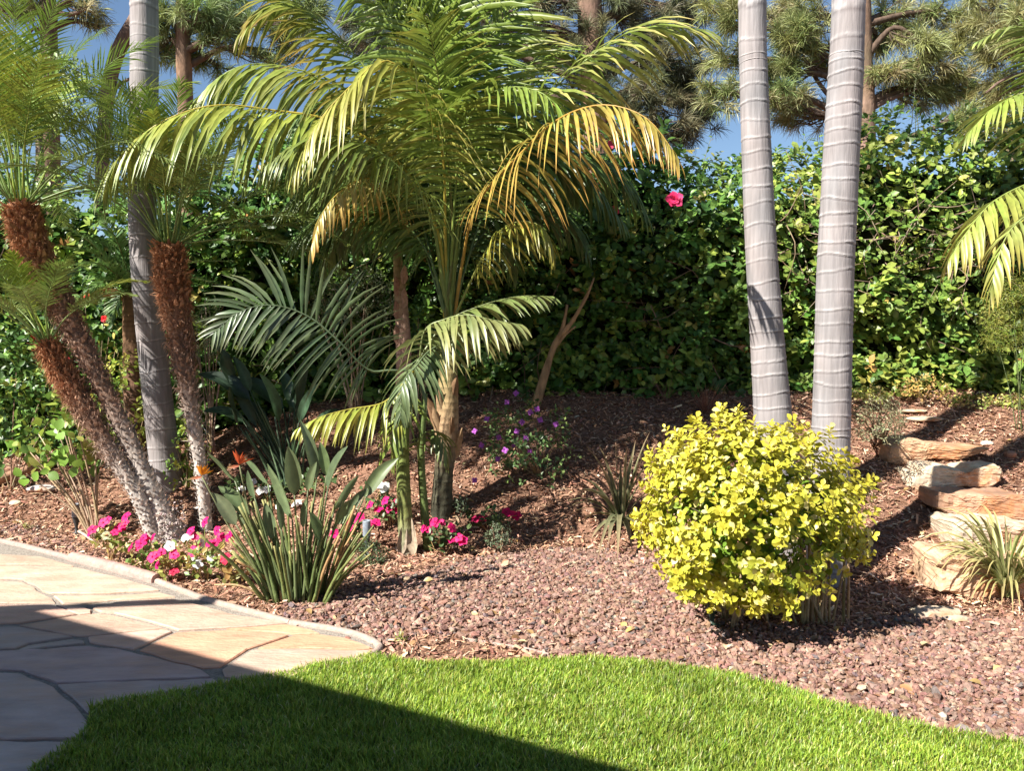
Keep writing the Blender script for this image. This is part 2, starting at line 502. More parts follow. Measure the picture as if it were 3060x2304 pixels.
stones = [
    ([(0, 238), (220, 292), (400, 340), (150, 331), (0, 340)], 'tan'),
    ([(0, 352), (150, 343), (420, 352), (700, 420), (870, 472), (600, 489), (285, 489), (235, 478), (195, 443), (125, 413), (0, 384)], 'tan'),
    ([(0, 396), (118, 428), (186, 458), (225, 492), (300, 540), (0, 541)], 'tan'),
    ([(300, 504), (600, 503), (880, 488), (960, 508), (620, 524), (450, 548), (350, 546)], 'tan'),
    ([(0, 555), (285, 556), (415, 603), (100, 651), (0, 670)], 'pink'),
    ([(310, 556), (440, 565), (500, 582), (495, 596), (437, 600)], 'pink'),
    ([(515, 573), (640, 540), (950, 523), (1110, 560), (1310, 615), (1570, 652), (1230, 677), (985, 688), (820, 640), (690, 608), (560, 590)], 'tan'),
    ([(110, 664), (430, 612), (540, 600), (680, 624), (850, 667), (920, 688), (870, 680), (470, 720), (430, 720), (220, 684)], 'pink'),
    ([(490, 730), (870, 692), (945, 699), (735, 792), (640, 778), (500, 757)], 'pink'),
    ([(972, 706), (1230, 693), (1500, 707), (1585, 720), (1440, 768), (1360, 793), (1280, 845), (1205, 890), (1120, 895), (900, 840), (775, 799)], 'orange'),
    ([(1250, 682), (1575, 659), (1715, 690), (1755, 707), (1620, 710), (1500, 697)], 'orange'),
    ([(1615, 723), (1770, 717), (1900, 735), (1990, 765), (2048, 789), (1960, 796), (1650, 785), (1425, 789), (1465, 773)], 'orange'),
    ([(1415, 801), (1650, 796), (1960, 807), (2065, 801), (2085, 822), (2050, 858), (1480, 966), (1245, 943), (1230, 907), (1305, 857), (1378, 808)], 'tan'),
    ([(1245, 962), (1465, 980), (1278, 1015), (1240, 986)], 'pink'),
    ([(0, 830), (250, 799), (480, 780), (640, 795), (900, 858), (1108, 912), (1155, 945), (700, 965), (312, 976), (132, 909), (0, 875)], 'grey'),
    ([(322, 991), (700, 975), (1172, 959), (1225, 995), (1255, 1020), (720, 1108), (508, 1158), (432, 1083)], 'grey'),
    ([(0, 690), (90, 673), (220, 698), (395, 728), (150, 762), (75, 791), (0, 810)], 'grey'),
    ([(92, 806), (155, 779), (400, 743), (455, 750), (458, 763), (250, 782)], 'grey'),
    ([(0, 897), (113, 932), (287, 1003), (402, 1098), (478, 1192), (468, 1290), (250, 1281), (0, 1276)], 'grey'),
    ([(0, 1293), (250, 1299), (462, 1307), (330, 1388), (210, 1480), (100, 1700), (0, 1750)], 'grey'),
]
sc_ = {'tan': (0.52, 0.375, 0.29), 'pink': (0.52, 0.345, 0.265), 'orange': (0.53, 0.30, 0.19), 'grey': (0.43, 0.35, 0.32)}
def smooth_poly(P, n=3):
    """subdivide the outline with a little roughness so that edges look hand split"""
    out = []
    for i in range(len(P)):
        a, b = P[i], P[(i + 1) % len(P)]
        m = max(1, int(np.linalg.norm(b - a) / 0.07))
        nn = np.array([-(b - a)[1], (b - a)[0]]); nn = nn / max(np.linalg.norm(nn), 1e-6)
        for k in range(m):
            out.append(a + (b - a) * k / m + (nn * rng.normal(0, 0.004) if k else 0))
    return np.array(out)
for poly, kind in stones:
    pts = []
    for (x, y) in poly:
        if x == 0:
            x = -700
        pts.append(flat(*z1(x, y), 0.034)[:2])
    P = smooth_poly(np.array(pts))
    area = 0.5 * np.sum(P[:, 0] * np.roll(P[:, 1], -1) - P[:, 1] * np.roll(P[:, 0], -1))
    if area < 0: P = P[::-1]
    n = len(P)
    ctr = P.mean(0)
    h = 0.021 + rng.uniform(-0.002, 0.002)
    P = P + nrm(P - ctr) * 0.004
    inner = P + nrm(ctr - P) * 0.006
    V = [(x, y, 0.004) for x, y in P] + [(x, y, h - 0.005) for x, y in P] + [(x, y, h) for x, y in inner]
    F = [(i, (i + 1) % n, n + (i + 1) % n, n + i) for i in range(n)] + [(n + i, n + (i + 1) % n, 2 * n + (i + 1) % n, 2 * n + i) for i in range(n)]
    F.append(tuple(range(2 * n, 3 * n)))
    me = bpy.data.meshes.new('flagstone')
    me.from_pydata(V, [], F)
    a = me.attributes.new('Col', 'FLOAT_COLOR', 'POINT')
    c = jit(sc_[kind], 1, 0.06, 0.02)[0]
    a.data.foreach_set('color', np.tile(np.append(c, 1), len(V)).astype(np.float32))
    me.materials.append(M['flag']); me.update()
    ob = link('flagstone', me, patio)

# kerb: mortared edging strip along the bed with one raised roll
def kerb_run(name, pts_w, width, height, colr, parent, z0=0.0):
    P = spline([(p[0], p[1], 0) for p in pts_w], max(8, int(6 * len(pts_w))))
    T = tangents(P); S = np.stack([-T[:, 1], T[:, 0], np.zeros(len(T))], -1)
    prof = [(-0.5, -0.01), (-0.5, 0.55), (-0.36, 0.88), (-0.1, 1.0), (0.15, 1.0), (0.38, 0.85), (0.5, 0.5), (0.5, -0.01)]
    V = []
    wob = 1 + 0.06 * np.sin(np.arange(len(P)) * 1.3) + rng.normal(0, 0.03, len(P))
    for i in range(len(P)):
        for (a, b) in prof:
            V.append(P[i] + S[i] * a * width * wob[i] + np.array([0, 0, z0 + b * height]))
    m = len(prof)
    F = [(i * m + j, (i + 1) * m + j, (i + 1) * m + j + 1, i * m + j + 1) for i in range(len(P) - 1) for j in range(m - 1)]
    g = Geo(); g.add(np.array(V), F, jit(colr, len(V), 0.06, 0.015))
    g.add(np.array(V[:m]), [(0, 1, 2, 3), (0, 3, 4, 7), (4, 5, 6, 7)], colr)
    g.add(np.array(V[-m:]), [(3, 2, 1, 0), (7, 4, 3, 0), (7, 6, 5, 4)], colr)
    ob = g.build(name, 'kerb', parent)
    return ob
kerb_root = bpy.data.objects.new('kerb', None); col.objects.link(kerb_root)
kerb_root['kind'] = 'structure'; kerb_root['label'] = 'low pink mortar kerb between patio and bed'
BASE[kerb_root.name] = np.zeros(3)
kerb_run('kerb_segment', kerb_w[0:3], 0.045, 0.033, (0.36, 0.25, 0.215), kerb_root)
kerb_run('kerb_segment', kerb_w[2:5], 0.075, 0.060, (0.40, 0.25, 0.215), kerb_root)
kerb_run('kerb_segment', kerb_w[4:8], 0.042, 0.033, (0.36, 0.27, 0.225), kerb_root)
kerb_run('kerb_segment', kerb_w[7:12], 0.038, 0.031, (0.37, 0.28, 0.235), kerb_root)
# thin lawn edging strip half buried in the mulch
strip = [flat(*p) for p in [(1395, 1916), (1480, 1930), (1570, 1944), (1640, 1962)]]
kerb_run('edging_strip', [p[:2] for p in strip], 0.010, 0.016, (0.38, 0.26, 0.22), kerb_root)

# grass blades
def lawn_points(n):
    out = []
    lo = np.array([-1.8, 2.3]); hi = np.array([3.6, 4.35])
    while sum(len(x) for x in out) < n:
        X = rng.uniform(lo[0], hi[0], n); Y = rng.uniform(lo[1], hi[1], n)
        k = in_poly(X, Y, lawn_poly)
        out.append(np.stack([X[k], Y[k]], -1))
    return np.concatenate(out)[:n]
NG = 190000
GP = lawn_points(NG)
# tufts: shift blades towards tuft centres
clump = noise3(np.c_[GP, np.zeros(NG)], 14, 3)
hgt = 0.034 * (1 + 0.25 * clump + 0.25 * noise3(np.c_[GP, np.zeros(NG)], 3.0, 5)) * rng.uniform(0.6, 1.35, NG)
az = rng.uniform(0, 2 * math.pi, NG)
lean = np.abs(rng.normal(0.25, 0.35, NG))
D1 = np.stack([np.cos(az) * lean, np.sin(az) * lean, np.ones(NG)], -1); D1 = nrm(D1)
D2 = nrm(D1 + np.stack([np.cos(az), np.sin(az), -0.3 * np.ones(NG)], -1) * rng.uniform(0.1, 0.9, (NG, 1)))
sd = np.stack([-np.sin(az + rng.normal(0, .5, NG)), np.cos(az), np.zeros(NG)], -1)
w = rng.uniform(0.0012, 0.0024, (NG, 1))
p0 = np.c_[GP, np.full(NG, 0.012)]
p1 = p0 + D1 * hgt[:, None] * 0.55
p2 = p1 + D2 * hgt[:, None] * 0.5
V = np.stack([p0 - sd * w, p0 + sd * w, p1 - sd * w * 0.9, p1 + sd * w * 0.9, p2], 1).reshape(-1, 3)
k5 = np.arange(NG)[:, None] * 5
F4 = (k5 + np.array([[0, 1, 3, 2]])); F3 = (k5 + np.array([[2, 3, 4]]))
patch = noise3(np.c_[GP, np.zeros(NG)], 1.7, 9) * 0.5 + noise3(np.c_[GP, np.zeros(NG)], 5.0, 2) * 0.3
gc = pick([(0.25, 0.38, 0.04), (0.33, 0.43, 0.055), (0.16, 0.29, 0.035), (0.48, 0.47, 0.11), (0.6, 0.54, 0.30)], NG, [5, 5, 2.6, 1.4, 0.3], 0.18)
gc = gc * (1 + 0.16 * patch[:, None]) + np.array([0.05, 0.03, 0.004]) * np.clip(patch, 0, 1)[:, None]
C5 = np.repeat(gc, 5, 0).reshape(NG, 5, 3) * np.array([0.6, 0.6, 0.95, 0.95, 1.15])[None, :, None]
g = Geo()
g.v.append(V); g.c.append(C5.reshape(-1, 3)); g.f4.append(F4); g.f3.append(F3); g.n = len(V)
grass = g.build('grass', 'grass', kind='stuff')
grass['label'] = 'short bright green grass of the lawn'; grass['category'] = 'grass'

# gravel and bark mulch
t_ = (1 + 5 ** 0.5) / 2
ICO = nrm(np.array([(-1, t_, 0), (1, t_, 0), (-1, -t_, 0), (1, -t_, 0), (0, -1, t_), (0, 1, t_), (0, -1, -t_), (0, 1, -t_), (t_, 0, -1), (t_, 0, 1), (-t_, 0, -1), (-t_, 0, 1)]))
ICF = np.array([(0, 11, 5), (0, 5, 1), (0, 1, 7), (0, 7, 10), (0, 10, 11), (1, 5, 9), (5, 11, 4), (11, 10, 2), (10, 7, 6), (7, 1, 8), (3, 9, 4), (3, 4, 2), (3, 2, 6), (3, 6, 8), (3, 8, 9), (4, 9, 5), (2, 4, 11), (6, 2, 10), (8, 6, 7), (9, 8, 1)])
def rot_z(a):
    c, s = np.cos(a), np.sin(a); z = np.zeros_like(a)
    return np.stack([np.stack([c, -s, z], -1), np.stack([s, c, z], -1), np.stack([z, z, z + 1], -1)], -2)
def rand_rot(n, tilt=0.5):
    a = rng.uniform(0, 2 * math.pi, n)
    up = nrm(np.stack([rng.normal(0, tilt, n), rng.normal(0, tilt, n), np.ones(n)], -1))
    d = np.stack([np.cos(a), np.sin(a), np.zeros(n)], -1)
    d = nrm(d - up * np.sum(d * up, 1, keepdims=True))
    return np.stack([np.cross(d, up), d, up], -1)
gravel_px = [(1134, 1935), (1003, 1884), (868, 1862), (830, 1840), (900, 1800), (1020, 1770), (1150, 1735), (1300, 1700), (1500, 1655), (1700, 1640), (1960, 1660), (2060, 1760), (2150, 1850), (2500, 1900), (2700, 1830), (2900, 1840), (3120, 1870), (3500, 1900), (3500, 2330), (3060, 2228), (2910, 2208), (2718, 2174), (2575, 2130), (2383, 2076), (2200, 2024), (2031, 1998), (1814, 1970), (1660, 1970), (1560, 1946), (1400, 1915), (1250, 1900)]
gravel_poly = [gnd(*p)[:2] for p in gravel_px]
gravel2_px = [(-300, 1490), (0, 1560), (120, 1580), (230, 1640), (330, 1690), (217, 1670), (0, 1615), (-300, 1540)]
gravel2_poly = [gnd(*p)[:2] for p in gravel2_px]
def scatter(poly, n, soft=0.0):
    P = np.array(poly); lo, hi = P.min(0), P.max(0)
    out = []
    tot = 0
    while tot < n:
        X = rng.uniform(lo[0], hi[0], n); Y = rng.uniform(lo[1], hi[1], n)
        jx, jy = rng.normal(0, soft, n), rng.normal(0, soft, n)
        k = in_poly(X + jx, Y + jy, poly)
        out.append(np.stack([X[k], Y[k]], -1)); tot += k.sum()
    return np.concatenate(out)[:n]
def off_hard(XY, pad=0.0):
    """drop points that would lie on the lawn or the patio"""
    return ~(in_poly(XY[:, 0], XY[:, 1], lawn_poly) | in_poly(XY[:, 0], XY[:, 1], patio_poly))
g = Geo()
rock_cols = [(0.265, 0.155, 0.12), (0.32, 0.20, 0.155), (0.20, 0.115, 0.095), (0.38, 0.265, 0.20), (0.17, 0.135, 0.125), (0.46, 0.36, 0.28)]
for poly, n in ((gravel_poly, 21000), (gravel2_poly, 2400)):
    XY = scatter(poly, n, 0.035)
    XY = XY[off_hard(XY)]
    n = len(XY)
    which = rng.integers(0, 10, n)
    for q in range(10):
        k = np.where(which == q)[0]
        tm = ICO * (1 + rng.normal(0, 0.2, (12, 1))) * np.array([rng.uniform(0.6, 0.9), rng.uniform(0.9, 1.35), rng.uniform(0.45, 0.75)])
        s = rng.lognormal(math.log(0.0118), 0.3, len(k))
        R = rand_rot(len(k), 0.45)
        P = np.c_[XY[k], H(XY[k, 0], XY[k, 1]) + s * rng.uniform(0.0, 0.75, len(k))]
        V, F, C = inst((tm, ICF), P, R, s, pick(rock_cols, len(k), [6, 5, 3, 1.4, 1.2, 0.2], 0.14))
        g.add(V, F, C)
gravel = g.build('gravel', 'gravel', smooth=False, kind='stuff')
gravel['label'] = 'crushed red brown lava gravel in front of the bed'; gravel['category'] = 'gravel'

bed = [(-5.6, 4.2), (-5.6, 7.75), (5.4, 7.75), (5.4, 3.0), (2.2, 3.2), (-0.2, 3.2), (-2.0, 3.9)]
XY = scatter(bed, 150000)
k = off_hard(XY)
gi = in_poly(XY[:, 0], XY[:, 1], gravel_poly)
k &= ~(gi & (rng.random(len(XY)) > 0.05))
XY = XY[k]
xs_ = XY[:, 0] / np.maximum(XY[:, 1], 1)
XY = XY[np.abs(xs_) < 0.80]
n = len(XY)
# chips: slivers with a bend
CHV = np.array([(-.5, -.5, 0), (.5, -.5, 0.05), (-.5, 0, .12), (.5, 0.05, .16), (-.35, .5, 0.02), (.4, .45, -0.02)])
CHF = np.array([(0, 1, 3, 2), (2, 3, 5, 4)])
sl = rng.lognormal(math.log(0.030), 0.45, n)
S = np.stack([np.clip(sl * rng.uniform(0.08, 0.35, n), 0.002, 0.016), sl, sl * 0.5], -1)
R = rand_rot(n, 0.42)
P = np.c_[XY, H(XY[:, 0], XY[:, 1]) + rng.uniform(0.001, 0.022, n)]
chip_c = pick([(0.42, 0.23, 0.15), (0.50, 0.30, 0.20), (0.32, 0.165, 0.11), (0.60, 0.41, 0.28), (0.19, 0.105, 0.075), (0.66, 0.52, 0.37)], n, [5, 4, 4, 2, 2, 0.6], 0.15)
g = Geo(); V, F, C = inst((CHV, CHF), P, R, S, chip_c); g.add(V, F, C)
mulch = g.build('bark_mulch', 'chip', smooth=False, kind='stuff')
mulch['label'] = 'shredded red brown bark mulch covering the slope'; mulch['category'] = 'mulch'

# dry leaves fallen on the mulch
XY = scatter(bed, 420); XY = XY[off_hard(XY)]; XY = XY[np.abs(XY[:, 0] / XY[:, 1]) < 0.7]; n = len(XY)
up_ = nrm(np.stack([rng.normal(0, .35, n), rng.normal(0, .35, n), np.ones(n)], -1)); a = rng.uniform(0, 6.28, n)
P = np.c_[XY, H(XY[:, 0], XY[:, 1]) + 0.024]
V, F, C = inst(leaf_tmpl(0.3, 0.12, 0.3, 4, 0.5), P, frames(np.stack([np.cos(a), np.sin(a), 0 * a], -1), up_), rng.uniform(0.03, 0.07, n), pick([(0.55, 0.38, 0.16), (0.42, 0.25, 0.12), (0.62, 0.50, 0.28), (0.34, 0.18, 0.10)], n))
g = Geo(); g.add(V, F, C); lit = g.build('leaf_litter', 'leaf', kind='stuff')
lit['label'] = 'dry tan leaves scattered over the mulch'; lit['category'] = 'leaves'

# ================================================================== HOUSE BEHIND THE CAMERA (casts the shade on patio and lawn)
hs = 1 / math.tan(SUN_EL)
EH = 2.80
off = SH * EH * hs
eA = np.array([0.21, 2.87]) - off
eB = np.array([-2.62, 4.385]) - off
edir = (eA - eB) / np.linalg.norm(eA - eB)
ein = np.array([edir[1], -edir[0]])
if ein @ np.array([0, -1]) < 0: ein = -ein
eR = eA + edir * 6
eL = eB - edir * 0.15
def slab(g, corners, z0, z1, c):
    V = [(p[0], p[1], z0) for p in corners] + [(p[0], p[1], z1) for p in corners]
    F = [(3, 2, 1, 0), (4, 5, 6, 7)] + [(i, (i + 1) % 4, 4 + (i + 1) % 4, 4 + i) for i in range(4)]
    g.add(np.array(V), F, c)
hbase = np.array([*(eA + ein * 4), 0])
house = thing('house', 'stucco house with a deep eave shading the patio', 'house', hbase)
g = Geo()
V = []
for dz, inn in ((EH - 0.16, 0.0), (EH, 0.0)):
    V += [(*(eR), dz), (*(eL), dz)]
back = [eR + ein * 6, eL + ein * 6]
rise = 1.9
V = [(*eR, EH - .18), (*eL, EH - .18), (*back[1], EH - .18 + rise), (*back[0], EH - .18 + rise), (*eR, EH), (*eL, EH), (*back[1], EH + rise), (*back[0], EH + rise)]
g.add(np.array(V), [(3, 2, 1, 0), (4, 5, 6, 7), (0, 1, 5, 4), (1, 2, 6, 5), (2, 3, 7, 6), (3, 0, 4, 7)], (0.3, 0.22, 0.17))
g.build('roof', 'kerb', house, smooth=False)
g = Geo()
wl, wr = eL + ein * 1.7 + edir * 0.4, eR + ein * 1.7 - edir * 0.3
slab(g, [wr, wl, wl + ein * 4.0, wr + ein * 4.0], -0.02, 3.05, (0.6, 0.56, 0.5))
g.build('wall', 'stucco', house, smooth=False)
# timber beam carried out beyond the roof corner
g = Geo()
b0 = flat(-450, 1838)[:2] - SH * 2.74 * hs; b1 = flat(665, 1802)[:2] - SH * 2.74 * hs
tube(g, [(*(b0 + (b0 - b1) * 0.3 + ein * 0.1), 2.74), (*b1, 2.74)], 0.055, 4, (0.3, 0.2, 0.13))
g.build('beam', 'stem', house, smooth=False)
g = Geo()
pb = b0 + (b0 - b1) * 0.1
slab(g, [pb + np.array(q) * 0.06 for q in ((-1, -1), (1, -1), (1, 1), (-1, 1))], -0.02, 2.70, (0.3, 0.2, 0.13))
g.build('post', 'stem', house, smooth=False)

# ================================================================== KING PALM TRUNKS
def king_palm(label, pts_o, widths_o, Y, base_extra, ring0, seed, top=6.6, dark=0.0):
    P = [o(x, y, Y) for x, y in pts_o]
    R = [w * K * Y / FPX / 2 for w in widths_o]
    # pts run from the top of the picture down; carry on to the ground and up out of view
    dn = P[-1] + (P[-1] - P[-2]) / np.linalg.norm(P[-1] - P[-2]) * base_extra
    hz = float(H(dn[0], dn[1])) - 0.05
    t = (P[-1][2] - hz) / max(P[-1][2] - dn[2], 1e-3)
    dn = P[-1] + (dn - P[-1]) * t
    upd = (P[0] - P[1]) / (P[0][2] - P[1][2])
    tp = P[0] + upd * (top - P[0][2]) * 0.6 + np.array([0, 0, (top - P[0][2]) * 0.4])
    path = np.array([dn] + P[::-1] + [tp])
    rad = np.array([R[-1] * 1.14] + R[::-1] + [R[0] * 0.9])
    n = int((tp[2] - dn[2]) / 0.0075)
    Q = spline(path, n)
    tq = np.linspace(0, 1, n)
    seg = np.concatenate([[0], np.cumsum(np.linalg.norm(np.diff(path, axis=0), axis=1))]); seg /= seg[-1]
    rq = np.interp(tq, seg, rad)
    ns = 40
    th = np.linspace(0, 2 * math.pi, ns, endpoint=False)
    s = tq * np.linalg.norm(np.diff(Q, axis=0), axis=1).sum()
    # uneven ring scars
    r_ = np.random.default_rng(seed)
    scars, z = [], 0.03
    while z < s[-1]:
        scars.append((z, r_.uniform(-0.016, 0.016), r_.uniform(0, 6.28), r_.uniform(0.5, 1.0)))
        z += ring0 * r_.uniform(0.72, 1.25)
    bump = np.zeros((n, ns)); lite = np.zeros((n, ns))
    for (z0, tl, ph, am) in scars:
        c = z0 + tl * np.cos(th + ph) + 0.004 * np.sin(3 * th + ph * 2) + r_.normal(0, 0.0012, ns)
        dz = s[:, None] - c[None]
        brk = 0.45 + 0.55 * (np.sin(4 * th + ph * 3) > -0.55)
        bump += am * (0.0050 * np.exp(-(dz / 0.0050) ** 2) - 0.0024 * np.exp(-((dz + 0.012) / 0.006) ** 2)) * brk
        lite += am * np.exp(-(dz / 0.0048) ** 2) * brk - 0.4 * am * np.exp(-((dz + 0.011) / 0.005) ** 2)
    T = tangents(Q)
    U = nrm(np.cross(T, [0, 1.0, 0])); W = np.cross(T, U)
    fl = 1 + 0.02 * np.sin(2 * th + seed)
    rr = rq[:, None] * fl[None] + bump
    V = Q[:, None] + rr[..., None] * (np.cos(th)[None, :, None] * U[:, None] + np.sin(th)[None, :, None] * W[:, None])
    i, j = np.meshgrid(np.arange(n - 1), np.arange(ns), indexing='ij'); j2 = (j + 1) % ns
    F = np.stack([i * ns + j, i * ns + j2, (i + 1) * ns + j2, (i + 1) * ns + j], -1).reshape(-1, 4)
    grey = np.array([0.245, 0.235, 0.24]) * (1 - dark)
    warm = np.array([0.295, 0.258, 0.252]) * (1 - dark)
    mixv = (0.5 + 0.5 * noise3(np.stack([np.broadcast_to(np.cos(th), (n, ns)) * 0.6, np.broadcast_to(np.sin(th), (n, ns)) * 0.6, np.broadcast_to(s[:, None] * 2.2, (n, ns))], -1), 2.0, seed))[..., None]
    band = 1 + 0.07 * np.sin(s * 17 + seed)[:, None, None]
    C = (grey * (1 - mixv) + warm * mixv) * band
    stri = 1 + 0.05 * np.sin(th * 23 + 3 * np.sin(th * 5))[None, :, None]
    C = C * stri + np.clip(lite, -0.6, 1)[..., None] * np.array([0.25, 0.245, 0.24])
    th_ = thing('king_palm', label, 'palm tree', dn + [0, 0, 0.05])
    g = Geo(); g.add(V.reshape(-1, 3), F, C.reshape(-1, 3)); g.build('trunk', 'king', th_)
    # crown high above the picture
    g = Geo(); cs = np.array([tp, tp + [0, 0, 0.45], tp + [0, 0, 0.9]])
    tube(g, spline(cs, 8), np.linspace(rad[-1] * 1.15, rad[-1] * 0.5, 8), 14, (0.12, 0.2, 0.06)); g.build('crownshaft', 'stem', th_)
    ct = tp + np.array([0, 0, 0.8])
    for q in range(9):
        a = q * 2.4 + seed; el = r_.uniform(0.2, 0.9)
        dr = np.array([math.cos(a), math.sin(a), 0])
        frond(th_, [ct, ct + dr * 0.7 + [0, 0, 0.7 * el + 0.3], ct + dr * 1.6 + [0, 0, 0.5 * el + 0.15], ct + dr * 2.2 + [0, 0, -0.35 + 0.3 * el]], n=34, L=0.55, W=0.02, t0=0.12, droop=0.7, c0=(0.07, 0.13, 0.03), seg=3)
    return th_
king_palm('slender grey palm trunk, widely spaced rings, leaning behind the yellow shrub',
          [(1625, -20), (1628, 160), (1633, 300), (1640, 460), (1648, 600), (1659, 760), (1668, 880), (1673, 960)],
          [56, 57, 60, 63, 66, 71, 78, 82], 5.35, 0.6, 0.115, 3)
king_palm('thick pale grey ringed palm trunk rising behind the yellow shrub with closely spaced scars',
          [(1834, -20), (1828, 140), (1819, 300), (1811, 460), (1804, 600), (1800, 760), (1796, 900), (1793, 1000)],
          [66, 69, 72, 74, 75, 76, 78, 80], 4.95, 0.6, 0.098, 8)
king_palm('tall grey ringed palm trunk standing among the shaggy date palm trunks',
          [(311, -20), (312, 140), (309, 320), (308, 480), (318, 640), (330, 760), (345, 900), (360, 1030), (368, 1100)],
          [56, 57, 57, 57, 58, 60, 62, 65, 68], 6.75, 0.4, 0.13, 5, dark=0.0)

# ================================================================== PYGMY DATE PALMS
def date_palm(label, pts_o, widths_o, Y, nf, L, seed, cdir=(0, 0, 1), spread=1.0, pale=0.35, roots=False):
    r_ = np.random.default_rng(seed)
    P = [o(x, y, Y + (0 if q else 0)) for q, (x, y) in enumerate(pts_o)]
    P[0][2] = float(H(P[0][0], P[0][1])) - 0.03
    R = np.array([w * K * Y / FPX / 2 for w in widths_o])
    n = 90
    Q = spline(P, n); tq = np.linspace(0, 1, n)
    seg = np.concatenate([[0], np.cumsum(np.linalg.norm(np.diff(np.array(P), axis=0), axis=1))]); seg /= seg[-1]
    rq = np.interp(tq, seg, R) * (0.76 - 0.16 * tq)
    th_ = thing('date_palm', label, 'palm tree', P[0] + [0, 0, 0.03])
    c_lo, c_mid, c_hi = np.array([0.60, 0.54, 0.49]), np.array([0.31, 0.20, 0.145]), np.array([0.38, 0.185, 0.095])
    def ccol(t):
        t = np.asarray(t)[:, None]
        a = np.clip((t - pale * 0.5) / (pale * 0.6), 0, 1); b = np.clip((t - 0.62) / 0.25, 0, 1)
        return (c_lo * (1 - a) + c_mid * a) * (1 - b) + c_hi * b
    g = Geo(); tube(g, Q, rq, 20, ccol(tq) * 0.7)
    trunk = g.build('trunk', 'bark', th_)
    T = tangents(Q); U = nrm(np.cross(T, [0, 1.0, 0])); W = np.cross(T, U)
    length = np.linalg.norm(np.diff(Q, axis=0), axis=1).sum()
    # overlapping leaf-base stubs in a spiral
    m = int(length * 260)
    t = (np.arange(m) + 0.5) / m; f = t * (n - 1); i = np.clip(f.astype(int), 0, n - 2)
    a = np.arange(m) * 2.399 + r_.normal(0, 0.12, m)
    rad = np.cos(a)[:, None] * U[i] + np.sin(a)[:, None] * W[i]
    r0 = rq[i]
    pos = Q[i] + (Q[i + 1] - Q[i]) * (f - i)[:, None] + rad * (r0 * 0.96)[:, None]
    ax = nrm(T[i] * 0.9 + rad * (0.35 + 0.5 * np.clip(t - 0.3, 0, 1))[:, None] + r_.normal(0, 0.25, (m, 3)))
    tm = (np.array([(-.5, 0, -.15), (.5, 0, -.15), (-.42, .55, .2), (.42, .55, .2), (-.2, 1, .22), (.2, 1, .22), (0, .5, .36)]),
          np.array([(0, 1, 3), (0, 3, 6), (0, 6, 2), (2, 6, 4), (6, 5, 4), (6, 3, 5)]))
    S = np.stack([r0 * r_.uniform(0.28, 0.52, m), (0.026 + 0.040 * t) * r_.uniform(0.5, 1.5, m), 0.024 + 0.024 * t * r_.uniform(0.3, 1.4, m)], -1)
    V, F, C = inst(tm, pos, frames(ax, rad), S, ccol(t) * (1 + r_.normal(0, 0.22, (m, 1))))
    g = Geo(); g.add(V, F, C); g.build('leaf_bases', 'fibre', th_, smooth=False, kind='stuff')
    # loose fibres in the upper part
    m = int(2300 * length)
    t = 1 - np.abs(r_.normal(0, 0.24, m)); t = t[t > 0.3]; m = len(t)
    f = t * (n - 1); i = np.clip(f.astype(int), 0, n - 2)
    a = r_.uniform(0, 6.28, m); rad = np.cos(a)[:, None] * U[i] + np.sin(a)[:, None] * W[i]
    pos = Q[i] + rad * (rq[i] * r_.uniform(0.95, 1.1, m))[:, None]
    tang = np.cross(T[i], rad)
    D = nrm(T[i] * r_.normal(0.2, 0.6, (m, 1)) + tang * r_.normal(0, 0.9, (m, 1)) + rad * r_.uniform(0.1, 0.6, (m, 1)))
    V, F, C = leaflet_geo(pos, D, r_.uniform(0.03, 0.10, m), r_.uniform(0.0012, 0.0038, m), r_.uniform(0.2, 1.8, m), rad, ccol(t) * r_.uniform(0.6, 1.9, (m, 1)), ccol(t) * 1.3, seg=2)
    g = Geo(); N, nv = V.shape[:2]
    g.add(V.reshape(-1, 3), (np.arange(N)[:, None, None] * nv + F[None]).reshape(-1, 4), C.reshape(-1, 3))
    g.build('fibres', 'fibre', th_, kind='stuff')
    if roots:
        m = 420
        a = r_.uniform(0, 6.28, m); hh = np.abs(r_.normal(0, 0.12, m))
        base = Q[2]
        rr = rq[2] * r_.uniform(0.8, 1.15, m) * (1 - hh * 0.6)
        pos = base + np.stack([np.cos(a) * rr, np.sin(a) * rr, hh - 0.02], -1)
        out = np.stack([np.cos(a), np.sin(a), np.full(m, -0.3)], -1)
        tm2 = (ICO * np.array([0.5, 1, 0.5]), ICF)
        V, F, C = inst(tm2, pos, frames(nrm(out + r_.normal(0, .4, (m, 3))), r_.normal(0, 1, (m, 3))), r_.uniform(0.006, 0.016, m), jit((0.42, 0.34, 0.32), m, 0.2))
        g = Geo(); g.add(V, F, C); g.build('root_knobs', 'fibre', th_, smooth=False, kind='stuff')
    # crown
    ct = Q[-1]; ax = nrm(np.asarray(cdir, float))
    for q in range(nf):
        a = q * 2.399 + seed
        side = np.array([math.cos(a), math.sin(a), 0])
        el = math.radians(88 - (50 if side @ np.array([-.8, -.6, 0]) > -0.3 else 78) * (q / nf) ** 0.9 * spread + r_.normal(0, 6))
        dr = nrm(side * math.cos(el) + ax * math.sin(el))
        LL = L * r_.uniform(0.85, 1.1)
        p1 = ct + dr * LL * 0.35 + side * 0.01
        sag = 0.08 + 0.26 * math.cos(el) ** 2
        p2 = ct + dr * LL * 0.70 + side * LL * 0.14 - np.array([0, 0, LL * sag * 0.25])
        p3 = ct + dr * LL * 0.93 + side * LL * 0.27 - np.array([0, 0, LL * sag * 0.95])
        old = q / nf
        c = np.array([0.18, 0.28, 0.05]) * (1 - old) + np.array([0.16, 0.21, 0.06]) * old
        if r_.random() < 0.25: c = c * np.array([1.6, 1.35, 0.9])
